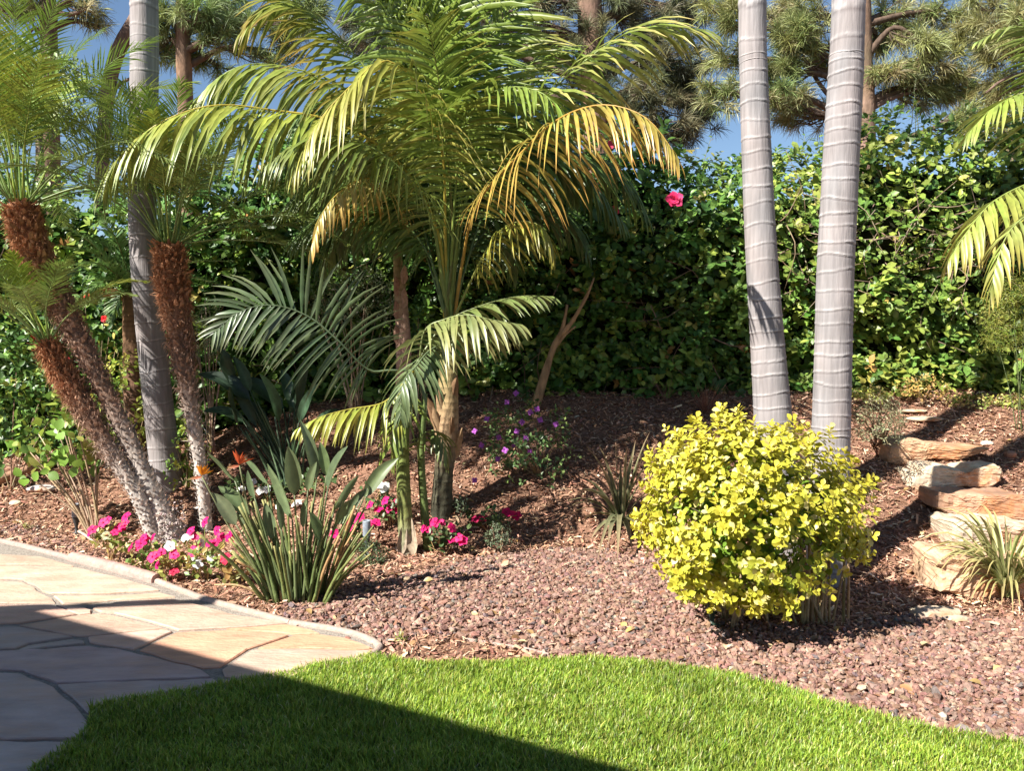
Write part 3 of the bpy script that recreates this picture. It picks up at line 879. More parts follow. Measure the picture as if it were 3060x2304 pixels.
        frond(th_, [ct + side * R[-1] * 0.4, p1, p2, p3], n=46, L=0.25 * L / 1.2, W=0.0064, t0=0.34, lift=24, droop=0.4, c0=c, c1=c * [1.15, 1.05, 0.9], a0=58, a1=22, rr=0.006, rcol=c * 1.3 + 0.03, seg=3, jitter=0.08)
    return th_
date_palm('shaggy leaning date palm with a swollen pale foot, thick rusty trunk and wide feathery crown',
          [(372, 1172), (345, 1105), (300, 1000), (235, 862), (165, 722), (102, 600), (62, 510), (45, 440)], [96, 62, 50, 53, 64, 82, 94, 88], 6.0, 38, 1.5, 2, cdir=(-0.03, 0, 1), pale=0.4, roots=True)
date_palm('short leaning date palm crossing under the big leaning one, crown small and bright',
          [(338, 1135), (300, 1075), (255, 1000), (182, 882), (128, 792), (98, 738)], [42, 42, 46, 60, 60, 46], 5.92, 20, 0.85, 7, cdir=(-0.35, -0.1, 0.9), spread=0.8, pale=0.5)
date_palm('upright date palm beside the grey ringed trunk, brown fibre trunk on a thin pale foot',
          [(447, 1125), (432, 1000), (408, 850), (388, 720), (371, 600), (366, 528)], [34, 36, 48, 68, 88, 78], 6.15, 36, 1.32, 4, pale=0.5)

# ================================================================== KENTIA PALM CLUMP
YG, GR, YL, OR, DK = (0.21, 0.29, 0.05), (0.10, 0.165, 0.04), (0.42, 0.36, 0.07), (0.58, 0.28, 0.05), (0.07, 0.115, 0.035)
def slim_trunk(parent, pts, rads, cols_, rings=0.07):
    n = 120
    Q = spline(pts, n)
    seg = np.linspace(0, 1, len(rads)); tq = np.linspace(0, 1, n)
    rq = np.interp(tq, seg, rads)
    s = tq * np.linalg.norm(np.diff(Q, axis=0), axis=1).sum()
    rq = rq * (1 + 0.05 * (np.abs(np.sin(s / rings * math.pi)) ** 12) + rng.normal(0, 0.012, n))
    cc = np.array(cols_, float); C = np.stack([np.interp(tq, np.linspace(0, 1, len(cc)), cc[:, q]) for q in range(3)], -1)
    C = C * (1 - 0.35 * (np.abs(np.sin(s / rings * math.pi)) ** 10))[:, None]
    g = Geo(); tube(g, Q, rq, 16, C)
    return g.build('trunk', 'bark', parent)
def husk(parent, p, d, L, W, c):
    V, F, C = leaflet_geo(np.array([p]), np.array([d]), np.array([L]), np.array([W]), np.array([0.3]), nrm(np.array([np.cross(d, [0, 1.0, 0.2])])), np.array([c]), np.array([c]) * 0.8, seg=4, fold=0.8, sharp=0.5)
    g = Geo(); g.add(V[0], F, C[0]); g.build('leaf_sheath', 'fibre', parent)

k1b = gnd(1318, 1535)
Yk = k1b[1]
k1 = thing('kentia_palm', 'large kentia palm with arching yellow green fronds, tallest of its clump, brown sheathed foot', 'palm tree', k1b)
k1top = o(968, 700, Yk)
slim_trunk(k1, [k1b - [0, 0, 0.05], o(957, 1040, Yk), o(966, 930, Yk), o(968, 820, Yk), k1top], [0.085, 0.072, 0.085, 0.07, 0.045], [(0.05, 0.05, 0.035), (0.12, 0.11, 0.07), (0.36, 0.24, 0.14), (0.30, 0.24, 0.11), (0.22, 0.26, 0.07)], 0.055)
for q in range(6):
    a = q * 1.1
    pp = o(962, 1000 - q * 22, Yk); husk(k1, pp + 0.05 * np.array([math.cos(a), -abs(math.sin(a)), 0]), nrm(np.array([0.25 * math.cos(a), -0.2, 1])), 0.3, 0.04, np.array([(0.42, 0.28, 0.16), (0.30, 0.18, 0.10)][q % 2]))
def K1(path, dY, base=None, **kw):
    """frond of the large kentia: overview pixels with depth offsets from its trunk"""
    st = k1top + np.array([rng.normal(0, 0.02), rng.normal(0, 0.02), rng.uniform(-0.12, 0.05)])
    pts = [st] + [o(x, y, Yk + q) for (x, y), q in zip(path, dY)]
    kw['L'] = kw['L'] * 1.24; kw['W'] = kw['W'] * 0.80; kw['n'] = int(kw['n'] * 1.42); kw['droop'] = kw['droop'] * 0.82
    return frond(k1, pts, **kw)
# nearest, largest fronds: every leaflet a sub-part
K1([(985, 500), (1060, 330), (1193, 194), (1300, 104), (1394, 58), (1515, 62)], [0, -.05, -.15, -.25, -.3, -.3], n=34, L=0.66, W=0.019, t0=0.36, lift=-12, droop=0.9, c0=YG, c1=(0.42, 0.36, 0.12), rr=0.014, indiv=True)
K1([(1000, 560), (1030, 440), (1126, 330), (1206, 257), (1300, 226), (1394, 253), (1462, 335)], [-.1, -.35, -.7, -1.0, -1.2, -1.35, -1.45], n=36, L=0.50, W=0.0145, t0=0.34, lift=-25, droop=1.7, c0=(0.36, 0.30, 0.06), c1=(0.60, 0.34, 0.09), rr=0.013, rcol=(0.5, 0.3, 0.06), indiv=True)
K1([(945, 500), (860, 350), (720, 262), (578, 236), (486, 226), (416, 236), (347, 264), (295, 302), (243, 361), (222, 406)], [-.1, -.25, -.4, -.5, -.6, -.65, -.7, -.7, -.7, -.7], n=42, L=0.62, W=0.018, t0=0.36, lift=-22, droop=1.9, c0=(0.30, 0.34, 0.055), c1=(0.20, 0.27, 0.08), rr=0.014, rcol=(0.5, 0.4, 0.06), indiv=True)
K1([(962, 520), (955, 330), (905, 190), (850, 135), (808, 139), (749, 194), (697, 250), (662, 312), (638, 364)], [-.1, -.3, -.45, -.55, -.6, -.7, -.75, -.8, -.8], n=36, L=0.58, W=0.017, t0=0.36, lift=-15, droop=1.6, c0=(0.36, 0.36, 0.07), c1=(0.40, 0.37, 0.11), rr=0.013, rcol=(0.5, 0.40, 0.07))
# further fronds
K1([(978, 520), (964, 312), (953, 208), (932, 87), (915, 34)], [-.1, -.3, -.5, -.7, -.95], n=36, L=0.46, W=0.015, t0=0.32, lift=5, droop=0.8, c0=YG, c1=(0.36, 0.34, 0.06), up=(0, -1, 0.35), rr=0.012, rcol=(0.2, 0.2, 0.05))
K1([(990, 480), (1000, 300), (1029, 129), (1081, 52), (1130, -30), (1180, -90)], [0, 0, -.1, -.15, -.2, -.2], n=36, L=0.62, W=0.018, t0=0.36, lift=8, droop=0.35, c0=YG, c1=(0.40, 0.38, 0.08), up=(0, -1, 0.2), rr=0.013)
K1([(950, 480), (890, 280), (784, 139), (732, 80), (680, 31), (630, 5), (570, 20), (520, 70)], [0, 0, .05, .05, 0, 0, -.05, -.1], n=38, L=0.66, W=0.018, t0=0.36, lift=-20, droop=1.2, c0=(0.22, 0.28, 0.05), c1=(0.38, 0.27, 0.06), rr=0.014)
K1([(945, 500), (850, 300), (745, 190), (655, 152), (575, 138), (520, 142), (468, 170), (416, 222)], [0, -.05, -.15, -.2, -.25, -.3, -.3, -.3], n=40, L=0.62, W=0.018, t0=0.34, lift=-20, droop=1.6, c0=(0.25, 0.31, 0.06), c1=(0.32, 0.34, 0.10), rr=0.013)
K1([(1010, 500), (1080, 380), (1180, 330), (1270, 330), (1350, 390), (1400, 470)], [.2, .35, .5, .6, .7, .7], n=32, L=0.6, W=0.017, t0=0.3, lift=-15, droop=1.4, c0=GR, c1=YG)
K1([(1000, 500), (1060, 330), (1150, 240), (1260, 200), (1340, 230)], [.3, .6, .9, 1.1, 1.2], n=32, L=0.6, W=0.018, t0=0.3, lift=0, droop=1.0, c0=GR, c1=YG)
K1([(960, 450), (930, 280), (880, 180), (800, 130)], [.4, .7, 1.0, 1.2], n=30, L=0.6, W=0.018, t0=0.3, lift=0, droop=0.9, c0=GR)
K1([(975, 450), (985, 260), (1010, 150), (1050, 110)], [.3, .5, .8, 1.1], n=32, L=0.6, W=0.018, t0=0.3, lift=5, droop=0.8, c0=GR)
K1([(950, 520), (890, 420), (800, 370), (700, 380), (620, 440)], [.1, .2, .3, .35, .4], n=34, L=0.6, W=0.017, t0=0.26, lift=-12, droop=1.3, c0=GR, c1=YG)
K1([(1020, 540), (1100, 460), (1180, 440), (1240, 480), (1270, 540)], [.1, .2, .25, .3, .3], n=28, L=0.5, W=0.015, t0=0.3, lift=-12, droop=1.4, c0=DK, c1=GR)
K1([(930, 560), (860, 470), (780, 440), (690, 470), (630, 520)], [-.05, -.05, -.05, 0, 0], n=32, L=0.5, W=0.015, t0=0.3, lift=-15, droop=1.3, c0=GR, c1=GR)
K1([(985, 400), (1020, 240), (1090, 190), (1170, 200), (1230, 260)], [-.2, -.4, -.6, -.8, -.9], n=30, L=0.55, W=0.017, t0=0.38, lift=-5, droop=1.1, c0=YG, c1=YG)
K1([(1040, 560), (1090, 490), (1150, 480), (1185, 510), (1195, 560)], [-.1, -.2, -.3, -.35, -.35], n=22, L=0.34, W=0.014, t0=0.35, lift=-15, droop=2.0, c0=(0.28, 0.30, 0.05), c1=YL)
K1([(930, 470), (860, 360), (760, 300), (660, 300), (570, 360)], [-.3, -.5, -.6, -.65, -.7], n=36, L=0.52, W=0.016, t0=0.34, lift=-15, droop=1.6, c0=(0.17, 0.23, 0.05), c1=(0.24, 0.28, 0.08))
K1([(940, 440), (880, 330), (800, 270), (700, 240), (620, 270)], [.2, .4, .5, .6, .6], n=36, L=0.55, W=0.016, t0=0.3, lift=-10, droop=1.4, c0=GR, c1=YG)
K1([(1010, 420), (1060, 260), (1120, 160), (1210, 110), (1280, 130)], [.1, .2, .3, .3, .3], n=34, L=0.55, W=0.017, t0=0.34, lift=0, droop=0.9, c0=YG, c1=YG)
for path, dY in (([(975, 400), (960, 150), (920, -20), (860, -120), (780, -150)], [.1, .2, .3, .4, .5]), ([(985, 400), (1000, 120), (1010, -60), (1060, -170), (1140, -180)], [.1, .15, .2, .3, .4]), ([(970, 400), (950, 120), (890, -60), (800, -130), (700, -140)], [-.1, -.2, -.2, -.2, -.2]), ([(990, 400), (1030, 150), (1090, -20), (1180, -110), (1270, -110)], [.3, .6, .7, .8, .8])):  # upper fronds added out of view to throw shade towards the hedge
    K1(path, dY, n=36, L=0.6, W=0.018, t0=0.34, lift=5, droop=0.9, c0=YG, c1=YG, rr=0.013)
for path, dY in (([(955, 420), (910, 150), (850, -40), (770, -110), (680, -80)], [-.1, -.2, -.3, -.4, -.5]), ([(960, 400), (930, 120), (880, -80), (800, -190), (690, -210)], [-.1, -.2, -.2, -.3, -.3]), ([(965, 400), (950, 100), (930, -100), (880, -220), (800, -270)], [-.1, -.3, -.4, -.5, -.6]), ([(950, 420), (890, 180), (800, -20), (690, -90), (590, -60)], [0, 0, -.1, -.1, -.2]), ([(970, 400), (965, 100), (980, -120), (960, -240), (900, -310)], [0, 0, 0, 0, 0])):  # more unseen fronds above the frame, put in to shade the hedge centre
    K1(path, dY, n=36, L=0.62, W=0.02, t0=0.46, lift=5, droop=0.9, c0=YG, c1=YG, rr=0.012)
for q in range(7):                              # fronds on the far side of the crown
    a_ = 0.35 + q * 0.42
    dx, dy = math.cos(a_) * 1.25, math.sin(a_) * 0.85
    zt2 = 3.0 + 0.35 * math.sin(q * 2.3)
    p1 = k1top + np.array([dx * .3, dy * .3, (zt2 - k1top[2]) * .75]); p2 = np.array([k1top[0] + dx * .7, k1top[1] + dy * .75, zt2]); p3 = np.array([k1top[0] + dx * 1.15, k1top[1] + dy * 1.2, zt2 - .55])
    frond(k1, [k1top, p1, p2, p3], n=44, L=0.68, W=0.018, t0=0.3, lift=-8, droop=1.3, c0=GR, c1=GR)
# young spear leaves
for q, (x, y) in enumerate([(915, 230), (1010, 330)]):
    g = Geo(); tube(g, spline([k1top, o((x + 968) / 2, 500, Yk - 0.1), o(x, y, Yk - 0.2)], 20), np.linspace(0.02, 0.004, 20), 7, (0.24, 0.30, 0.07)); g.build('spear_leaf', 'palm', k1)

k2b = gnd(1218, 1655)
Y2 = k2b[1]
k2 = thing('kentia_palm', 'small kentia palm fronting its clump, thin green trunk and dry split foot', 'palm tree', k2b)
k2top = o(890, 800, Y2)
slim_trunk(k2, [k2b - [0, 0, 0.05], o(873, 1080, Y2), o(870, 960, Y2), o(878, 870, Y2), k2top], [0.062, 0.05, 0.047, 0.042, 0.03], [(0.30, 0.27, 0.22), (0.22, 0.24, 0.08), (0.17, 0.21, 0.06), (0.15, 0.2, 0.06), (0.15, 0.2, 0.06)], 0.09)
husk(k2, k2b + [0.05, -0.05, 0.0], nrm(np.array([-0.1, 0.1, 1.0])), 0.30, 0.04, np.array((0.45, 0.36, 0.26)))
husk(k2, k2b + [-0.04, -0.05, 0.0], nrm(np.array([0.1, 0.05, 1.0])), 0.24, 0.035, np.array((0.34, 0.27, 0.2)))
g = Geo(); tube(g, spline([k2b + [0.14, 0.06, -0.03], o(910, 1000, Y2 + .05), o(918, 850, Y2 + .05)], 20), np.linspace(0.035, 0.02, 20), 9, (0.12, 0.17, 0.05)); g.build('side_stem', 'stem', k2)
def K2(path, dY, st=None, **kw):
    pts = [k2top if st is None else st] + [o(x, y, Y2 + q) for (x, y), q in zip(path, dY)]
    return frond(k2, pts, **kw)
K2([(840, 800), (794, 798), (731, 736), (665, 683), (588, 659), (517, 674), (460, 721)], [-.05, -.1, -.2, -.25, -.3, -.35, -.4], n=34, L=0.50, W=0.0145, t0=0.2, lift=10, droop=0.7, c0=(0.105, 0.15, 0.07), c1=(0.16, 0.18, 0.08), up=(0.1, -1, 0.25), a0=85, rr=0.009)
K2([(903, 788), (870, 830), (827, 870), (755, 884), (694, 900), (645, 925)], [-.15, -.25, -.3, -.35, -.4, -.4], st=o(910, 770, Y2), n=26, L=0.36, W=0.013, t0=0.25, lift=-15, droop=1.5, c0=(0.30, 0.33, 0.05), c1=(0.38, 0.35, 0.07), rr=0.008, rcol=(0.5, 0.45, 0.08))
K2([(915, 720), (960, 690), (1010, 680), (1060, 690), (1120, 700)], [-.15, -.2, -.3, -.35, -.35], st=o(905, 830, Y2), n=24, L=0.52, W=0.018, t0=0.18, lift=-12, droop=1.4, c0=(0.22, 0.26, 0.09), c1=(0.34, 0.33, 0.13), rr=0.008)
K2([(925, 760), (900, 790), (870, 830), (865, 900)], [-.2, -.35, -.45, -.5], st=o(960, 740, Y2), n=22, L=0.36, W=0.015, t0=0.15, lift=-10, droop=1.5, c0=(0.13, 0.18, 0.08), c1=(0.2, 0.24, 0.1), rr=0.008)
K2([(885, 880), (860, 900), (845, 950), (850, 1010)], [-.15, -.25, -.3, -.3], n=18, L=0.26, W=0.013, t0=0.2, lift=-5, droop=1.2, c0=(0.22, 0.27, 0.05), c1=YG, rr=0.007)
K2([(905, 950), (935, 930), (960, 960), (968, 1010)], [-.1, -.15, -.2, -.2], st=o(905, 1000, Y2 + .05), n=16, L=0.24, W=0.013, t0=0.2, lift=-5, droop=1.4, c0=(0.15, 0.2, 0.05), rr=0.007)
K2([(960, 700), (1040, 660), (1120, 640), (1190, 640)], [.1, .1, .1, .1], n=24, L=0.4, W=0.013, t0=0.2, lift=0, droop=1.0, c0=(0.16, 0.2, 0.06), rr=0.008)

k3b = gnd(1205, 1330)
Y3 = min(k3b[1], 7.0); k3b = np.array([at(1205, 1300, Y3)[0], Y3, float(H(at(1205, 1300, Y3)[0], Y3))])
k3 = thing('kentia_palm', 'kentia palm at the back of its clump, peeling brown trunk and drooping orange tipped frond', 'palm tree', k3b)
k3top = o(858, 540, Y3)
slim_trunk(k3, [k3b - [0, 0, .05], o(872, 760, Y3), o(868, 680, Y3), o(862, 600, Y3), k3top], [0.075, 0.07, 0.065, 0.055, 0.035], [(0.3, 0.2, 0.15), (0.42, 0.27, 0.2), (0.40, 0.25, 0.19), (0.36, 0.25, 0.16), (0.28, 0.24, 0.1)], 0.05)
for q in range(7):
    pp = o(867, 770 - q * 26, Y3) + np.array([0.025 * (-1) ** q, -0.058, 0]); husk(k3, pp, nrm(np.array([0.05 * (-1) ** q, -0.10, 1])), 0.17, 0.035, np.array([(0.46, 0.31, 0.23), (0.34, 0.2, 0.14)][q % 2]))
def K3(path, dY, **kw):
    return frond(k3, [k3top] + [o(x, y, Y3 + q) for (x, y), q in zip(path, dY)], **kw)
K3([(850, 450), (825, 398), (784, 385), (732, 416), (697, 461), (672, 535)], [-.5, -1.0, -1.3, -1.5, -1.6, -1.65], n=46, L=0.46, W=0.011, t0=0.2, lift=-15, droop=2.0, c0=(0.50, 0.42, 0.14), c1=(0.66, 0.36, 0.08), rcol=(0.5, 0.38, 0.08), rr=0.011)
K3([(860, 430), (840, 300), (790, 250), (720, 270)], [0, 0, 0, 0], n=32, L=0.55, W=0.016, t0=0.2, lift=-5, droop=1.3, c0=GR, c1=YG)
K3([(875, 420), (920, 320), (1000, 300), (1070, 350)], [.1, .2, .2, .2], n=32, L=0.55, W=0.016, t0=0.2, lift=-5, droop=1.3, c0=DK, c1=GR)
K3([(845, 460), (780, 400), (690, 400), (600, 460)], [.1, .2, .2, .2], n=32, L=0.55, W=0.016, t0=0.2, lift=-5, droop=1.3, c0=GR, c1=YG)
K3([(865, 400), (870, 270), (850, 180), (800, 130)], [.2, .3, .3, .3], n=32, L=0.55, W=0.016, t0=0.25, lift=5, droop=1.0, c0=GR)
K3([(880, 470), (930, 440), (990, 470), (1030, 540)], [-.1, -.2, -.2, -.2], n=28, L=0.45, W=0.014, t0=0.2, lift=-10, droop=1.5, c0=GR, c1=YG)

# palm standing outside the picture whose fronds reach in
rb = np.array([at(3300, 1400, 5.6)[0], 5.6, 0.0]); rb[2] = float(H(rb[0], rb[1]))
rp = thing('feather_palm', 'bright green palm fronds with yellow tips hanging in front of the hedge', 'palm tree', rb)
rtop = np.array([rb[0], rb[1], o(2300, 330, 5.6)[2]])
slim_trunk(rp, [rb - [0, 0, .05], (rb + rtop) / 2 + [0.05, 0, 0], rtop], [0.11, 0.09, 0.08], [(0.3, 0.25, 0.2), (0.3, 0.25, 0.2), (0.2, 0.25, 0.08)])
for path, dY, kw in [
    ([(2290, 380), (2212, 400), (2140, 440), (2090, 500), (2050, 560)], [-.3, -.45, -.55, -.6, -.6], dict(n=36, L=0.62, W=0.018, lift=-15, droop=1.3, c0=(0.28, 0.34, 0.07), c1=(0.46, 0.38, 0.10))),
    ([(2300, 240), (2230, 200), (2150, 230), (2090, 290)], [-.2, -.25, -.3, -.3], dict(n=32, L=0.55, W=0.015, lift=0, droop=0.8, c0=(0.26, 0.34, 0.06), c1=(0.36, 0.36, 0.12))),
    ([(2310, 160), (2240, 70), (2180, 60), (2110, 90)], [-.1, -.1, -.1, -.1], dict(n=30, L=0.42, W=0.013, lift=5, droop=0.7, c0=(0.24, 0.32, 0.08), c1=(0.34, 0.36, 0.12))),
    ([(2300, 420), (2240, 450), (2180, 500), (2150, 580), (2140, 640)], [-.5, -.8, -.95, -1.0, -1.0], dict(n=34, L=0.5, W=0.016, lift=-15, droop=1.4, c0=(0.30, 0.36, 0.09), c1=(0.50, 0.40, 0.10))),
    ([(2340, 200), (2400, 100), (2500, 100), (2580, 200)], [0, .1, .1, .1], dict(n=30, L=0.45, W=0.014, c0=YG)),
    ([(2340, 260), (2420, 260), (2520, 330), (2560, 420)], [-.2, -.4, -.5, -.6], dict(n=30, L=0.45, W=0.014, c0=YG)),
    ([(2330, 160), (2340, 20), (2300, -60)], [.4, .6, .8], dict(n=30, L=0.45, W=0.014, c0=YG)),
    ([(2320, 160), (2330, 20), (2350, -60)], [-.3, -.5, -.7], dict(n=30, L=0.45, W=0.014, c0=YG)),
]:
    frond(rp, [rtop] + [o(x, y, 5.6 + q) for (x, y), q in zip(path, dY)], t0=0.2, **kw)

# sago palm behind the grey trunk
sb = at(405, 1240, 7.0); sb[2] = float(H(sb[0], sb[1]))
sago = thing('sago_palm', 'sago palm with stiff glossy fronds on a dark stubby trunk behind the ringed trunk', 'palm tree', sb)
stop = at(400, 880, 7.0)
slim_trunk(sago, [sb - [0, 0, .05], (sb + stop) / 2, stop], [0.10, 0.10, 0.09], [(0.14, 0.09, 0.06), (0.16, 0.09, 0.06), (0.24, 0.14, 0.07)], 0.04)
for q, tip in enumerate([(190, 735), (265, 705), (215, 790), (300, 640), (660, 710), (690, 860), (250, 880), (330, 960), (600, 670), (500, 650), (150, 660), (700, 780)]):
    t_p = at(tip[0], tip[1], 6.6 + 0.25 * math.sin(q * 2.1))
    midp = (stop + t_p) / 2 + np.array([0, 0, 0.12])
    frond(sago, [stop + [0, 0, 0.02], midp, t_p], n=46, L=0.17, W=0.0075, t0=0.12, lift=22, droop=0.25, c0=(0.15, 0.28, 0.07), c1=(0.22, 0.34, 0.10), a0=58, a1=35, rr=0.007, seg=2, rcol=(0.2, 0.2, 0.06))
for q in range(2):
    husk(sago, stop + [0.0, -0.05, -0.05], nrm(np.array([-0.9, -0.3, 0.35 + 0.2 * q])), 0.26, 0.035, np.array((0.40, 0.19, 0.08)))

# ================================================================== HEDGE
hb = np.array([0.0, HEDGE_Y + 0.5, float(H(0, HEDGE_Y))])
hedge = thing('hedge', 'tall dense green hedge along the top of the slope with bare twigs showing', 'hedge', hb)
def hedge_top(X):
    return 3.39 + 0.10 * np.sin(X * 2.1) + 0.07 * np.sin(X * 5.3 + 1) + 0.25 * sstep(X, 3.0, 4.8) - 0.1 * sstep(X, 1.5, 2.2) * (1 - sstep(X, 2.4, 3.0)) - 0.35 * sstep(-X, 2.0, 4.0)
def hedge_front(X, Z):
    P = np.stack([X, np.zeros_like(X), Z], -1)
    return HEDGE_Y + 0.10 * noise3(P, 2.0, 1) + 0.07 * noise3(P, 5.0, 4) + 0.12 * sstep(Z, 2.6, 3.4)
# dark backing box added inside the hedge, stands for shade and stops light leaks
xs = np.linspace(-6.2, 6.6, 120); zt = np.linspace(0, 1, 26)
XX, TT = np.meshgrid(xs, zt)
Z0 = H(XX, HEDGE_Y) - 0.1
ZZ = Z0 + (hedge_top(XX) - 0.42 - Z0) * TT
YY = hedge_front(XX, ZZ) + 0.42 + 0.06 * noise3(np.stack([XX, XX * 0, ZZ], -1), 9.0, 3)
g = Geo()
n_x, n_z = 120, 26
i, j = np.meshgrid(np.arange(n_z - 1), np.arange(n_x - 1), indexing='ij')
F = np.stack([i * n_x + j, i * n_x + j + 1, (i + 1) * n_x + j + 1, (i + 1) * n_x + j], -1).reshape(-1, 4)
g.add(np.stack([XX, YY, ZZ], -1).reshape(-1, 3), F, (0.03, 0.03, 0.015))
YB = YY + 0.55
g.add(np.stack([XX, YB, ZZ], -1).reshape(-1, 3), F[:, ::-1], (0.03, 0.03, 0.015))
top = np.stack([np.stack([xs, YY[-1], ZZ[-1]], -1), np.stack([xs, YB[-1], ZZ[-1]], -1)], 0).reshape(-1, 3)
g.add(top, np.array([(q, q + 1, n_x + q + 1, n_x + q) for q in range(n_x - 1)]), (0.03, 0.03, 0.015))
g.build('dark_backing', 'core', hedge)
# leaves: sprays of several leaves on short twigs
def bare(X, Z):
    """how bare a spot of the hedge is (stems show)"""
    b = np.exp(-((X - 3.9) / 1.3) ** 2 - ((Z - 2.35) / 0.42) ** 2) * 0.6
    return np.clip(b + 0.25 * noise3(np.stack([X, np.zeros_like(X), Z], -1), 3.2, 7), 0, 0.9)
ns_ = 14500
X = rng.uniform(-6.2, 6.6, ns_); tz = rng.uniform(-0.02, 1.03, ns_)
Zb = H(X, HEDGE_Y); Z = Zb + 0.02 + (hedge_top(X) - Zb) * tz
keep = rng.random(ns_) > bare(X, Z)
vis = np.abs(X) < 0.72 * 7.6
keep &= vis | (rng.random(ns_) < 0.4)
X, Z = X[keep], Z[keep]; m = len(X)
dep = rng.uniform(0, 1, m) ** 0.8
Yf = hedge_front(X, Z) + 0.42 * dep - 0.05
topz = (Z > hedge_top(X) - 0.18)
Yf = np.where(topz, Yf + rng.uniform(0, 0.6, m), Yf)
outd = np.stack([rng.normal(0, 0.6, m), -np.ones(m) * np.where(topz, 0.3, 1.0), rng.normal(0.35, 0.5, m) + topz * 0.8], -1); outd = nrm(outd)
PL, DL, NL, SL, CL = [], [], [], [], []
nl = 5
cl_spray = pick([(0.10, 0.205, 0.04), (0.15, 0.265, 0.05), (0.055, 0.125, 0.03), (0.28, 0.36, 0.065), (0.42, 0.38, 0.10), (0.42, 0.23, 0.08)], m, [5, 5, 4, 2.0, 0.3, 0.1], 0.12)
yel = sstep(X, 1.6, 3.0)[:, None] * rng.uniform(0, 1, (m, 1)) ** 2
cl_spray = cl_spray * (1 - 0.6 * yel) + np.array([0.44, 0.46, 0.09]) * 0.6 * yel
Pc = np.stack([X, Yf, Z], -1)
big = rng.lognormal(math.log(0.086), 0.22, m) * (1 - 0.22 * bare(X, Z))
for q in range(nl):
    t = q / (nl - 1)
    a = rng.uniform(0, 6.28, m)
    rd = np.stack([np.cos(a), np.sin(a) * 0.6, np.sin(a) * 0.6 + 0.2], -1)
    rd = nrm(rd - outd * np.sum(rd * outd, 1, keepdims=True) * 0.8)
    PL.append(Pc + outd * (t * 0.09 - 0.03)[..., None] if np.ndim(t) else Pc + outd * (t * 0.09 - 0.03))
    DL.append(nrm(rd + outd * (0.25 + 0.5 * t) + rng.normal(0, 0.25, (m, 3)) + np.array([0, 0, -0.1])))
    NL.append(nrm(outd * 0.7 + np.array([-0.15, -0.25, 0.8]) + rng.normal(0, 0.4, (m, 3))))
    SL.append(big * rng.uniform(0.7, 1.15, m) * (1 - 0.25 * (q == nl - 1)))
    CL.append(cl_spray * (1 + rng.normal(0, 0.12, (m, 1))) * (1 + 0.25 * (q == nl - 1)))
PL, DL, NL, SL, CL = map(np.concatenate, (PL, DL, NL, SL, CL))
place_leaves(hedge, leaf_tmpl(0.30, 0.07, 0.14, 4, 0.54), leaf_tmpl(0.30, 0.07, 0.14, 3, 0.54), PL, frames(DL, NL), SL, CL, 'gloss', 300)
# bare stems
def twiggy(parent, n, xr, zr, name='branch', thick=0.006, cc=(0.36, 0.27, 0.19), Lr=(0.25, 0.7)):
    g = Geo()
    for q in range(n):
        x = rng.uniform(*xr); zz = rng.uniform(*zr)
        p = np.array([x, float(hedge_front(np.array(x), np.array(zz))) + rng.uniform(-0.03, 0.16), zz])
        L_ = rng.uniform(*Lr); a = rng.uniform(0, 6.28)
        d = np.array([math.cos(a), rng.normal(-0.1, 0.15), math.sin(a)]) * L_
        mid = p + d * 0.5 + rng.normal(0, 0.06, 3); e = p + d + rng.normal(0, 0.05, 3)
        tube(g, spline([p, mid, e], 7), np.linspace(thick * rng.uniform(0.6, 1.4), 0.0018, 7), 5, jit(cc, 1, 0.2)[0])
    ob = g.build(name, 'stem', parent, kind='stuff')
twiggy(hedge, 130, (2.4, 5.4), (1.9, 2.8), 'twigs', 0.005, (0.26, 0.19, 0.13))
twiggy(hedge, 40, (-5, 5.4), (0.9, 2.6), 'twigs', 0.004, (0.2, 0.14, 0.1))
twiggy(hedge, 40, (-3, 2.0), (0.95, 1.9), 'twigs', 0.006, (0.22, 0.15, 0.10))
# leaning bare trunk of an old shrub at the hedge foot
for pts, r0, r1 in (([(1598, 1145), (1650, 1050), (1680, 985), (1695, 910)], 0.05, 0.012), ([(1668, 1010), (1710, 960), (1755, 880), (1775, 830)], 0.028, 0.008), ([(1655, 1040), (1690, 1000), (1720, 975)], 0.02, 0.008)):
    g = Geo()
    pp = [at(x, y, 7.38) for x, y in pts]
    pp[0][2] = min(pp[0][2], float(H(pp[0][0], pp[0][1])) - 0.02) if r0 == 0.05 else pp[0][2]
    tube(g, spline(pp, 16), np.linspace(r0, r1, 16) * (1 + rng.normal(0, .08, 16)), 9, (0.34, 0.22, 0.12)); g.build('branch', 'bark', hedge)

# ruffled hibiscus bloom
def bloom(parent, c, r, colr, facing=(-0.2, -1, 0.2), petals=5, layers=2, name='flower', cup=0.3, centre=None):
    g = Geo(); f = nrm(np.array(facing, float) + rng.normal(0, 0.15, 3))
    u = nrm(np.cross(f, [0.1, 0.2, 1.0])); v = np.cross(f, u)
    tm = leaf_tmpl(0.44, 0.10, 0.12, 4, 0.62, 0.03)
    for ly in range(layers):
        ph = rng.uniform(0, 6.28)
        for q in range(petals):
            a = ph + q * 2 * math.pi / petals
            rd = math.cos(a) * u + math.sin(a) * v
            ax = nrm(rd + f * (cup + 0.45 * ly))
            V, F, C = inst(tm, np.array([c]), frames(np.array([ax]), np.array([f - rd * 0.2])), np.array([r * (1 - 0.25 * ly) * rng.uniform(0.9, 1.1)]), jit(colr, 1, 0.1, 0.03))
            g.add(V, F, C)
    if centre is not None:
        g.add(np.asarray(c) + f * r * 0.16 + ICO * r * 0.13, ICF, centre)
    return g.build(name, 'petal', parent)
PINK = (0.75, 0.03, 0.16)
bloom(hedge, at(2015, 597, 7.33), 0.085, (0.78, 0.045, 0.17), layers=3)
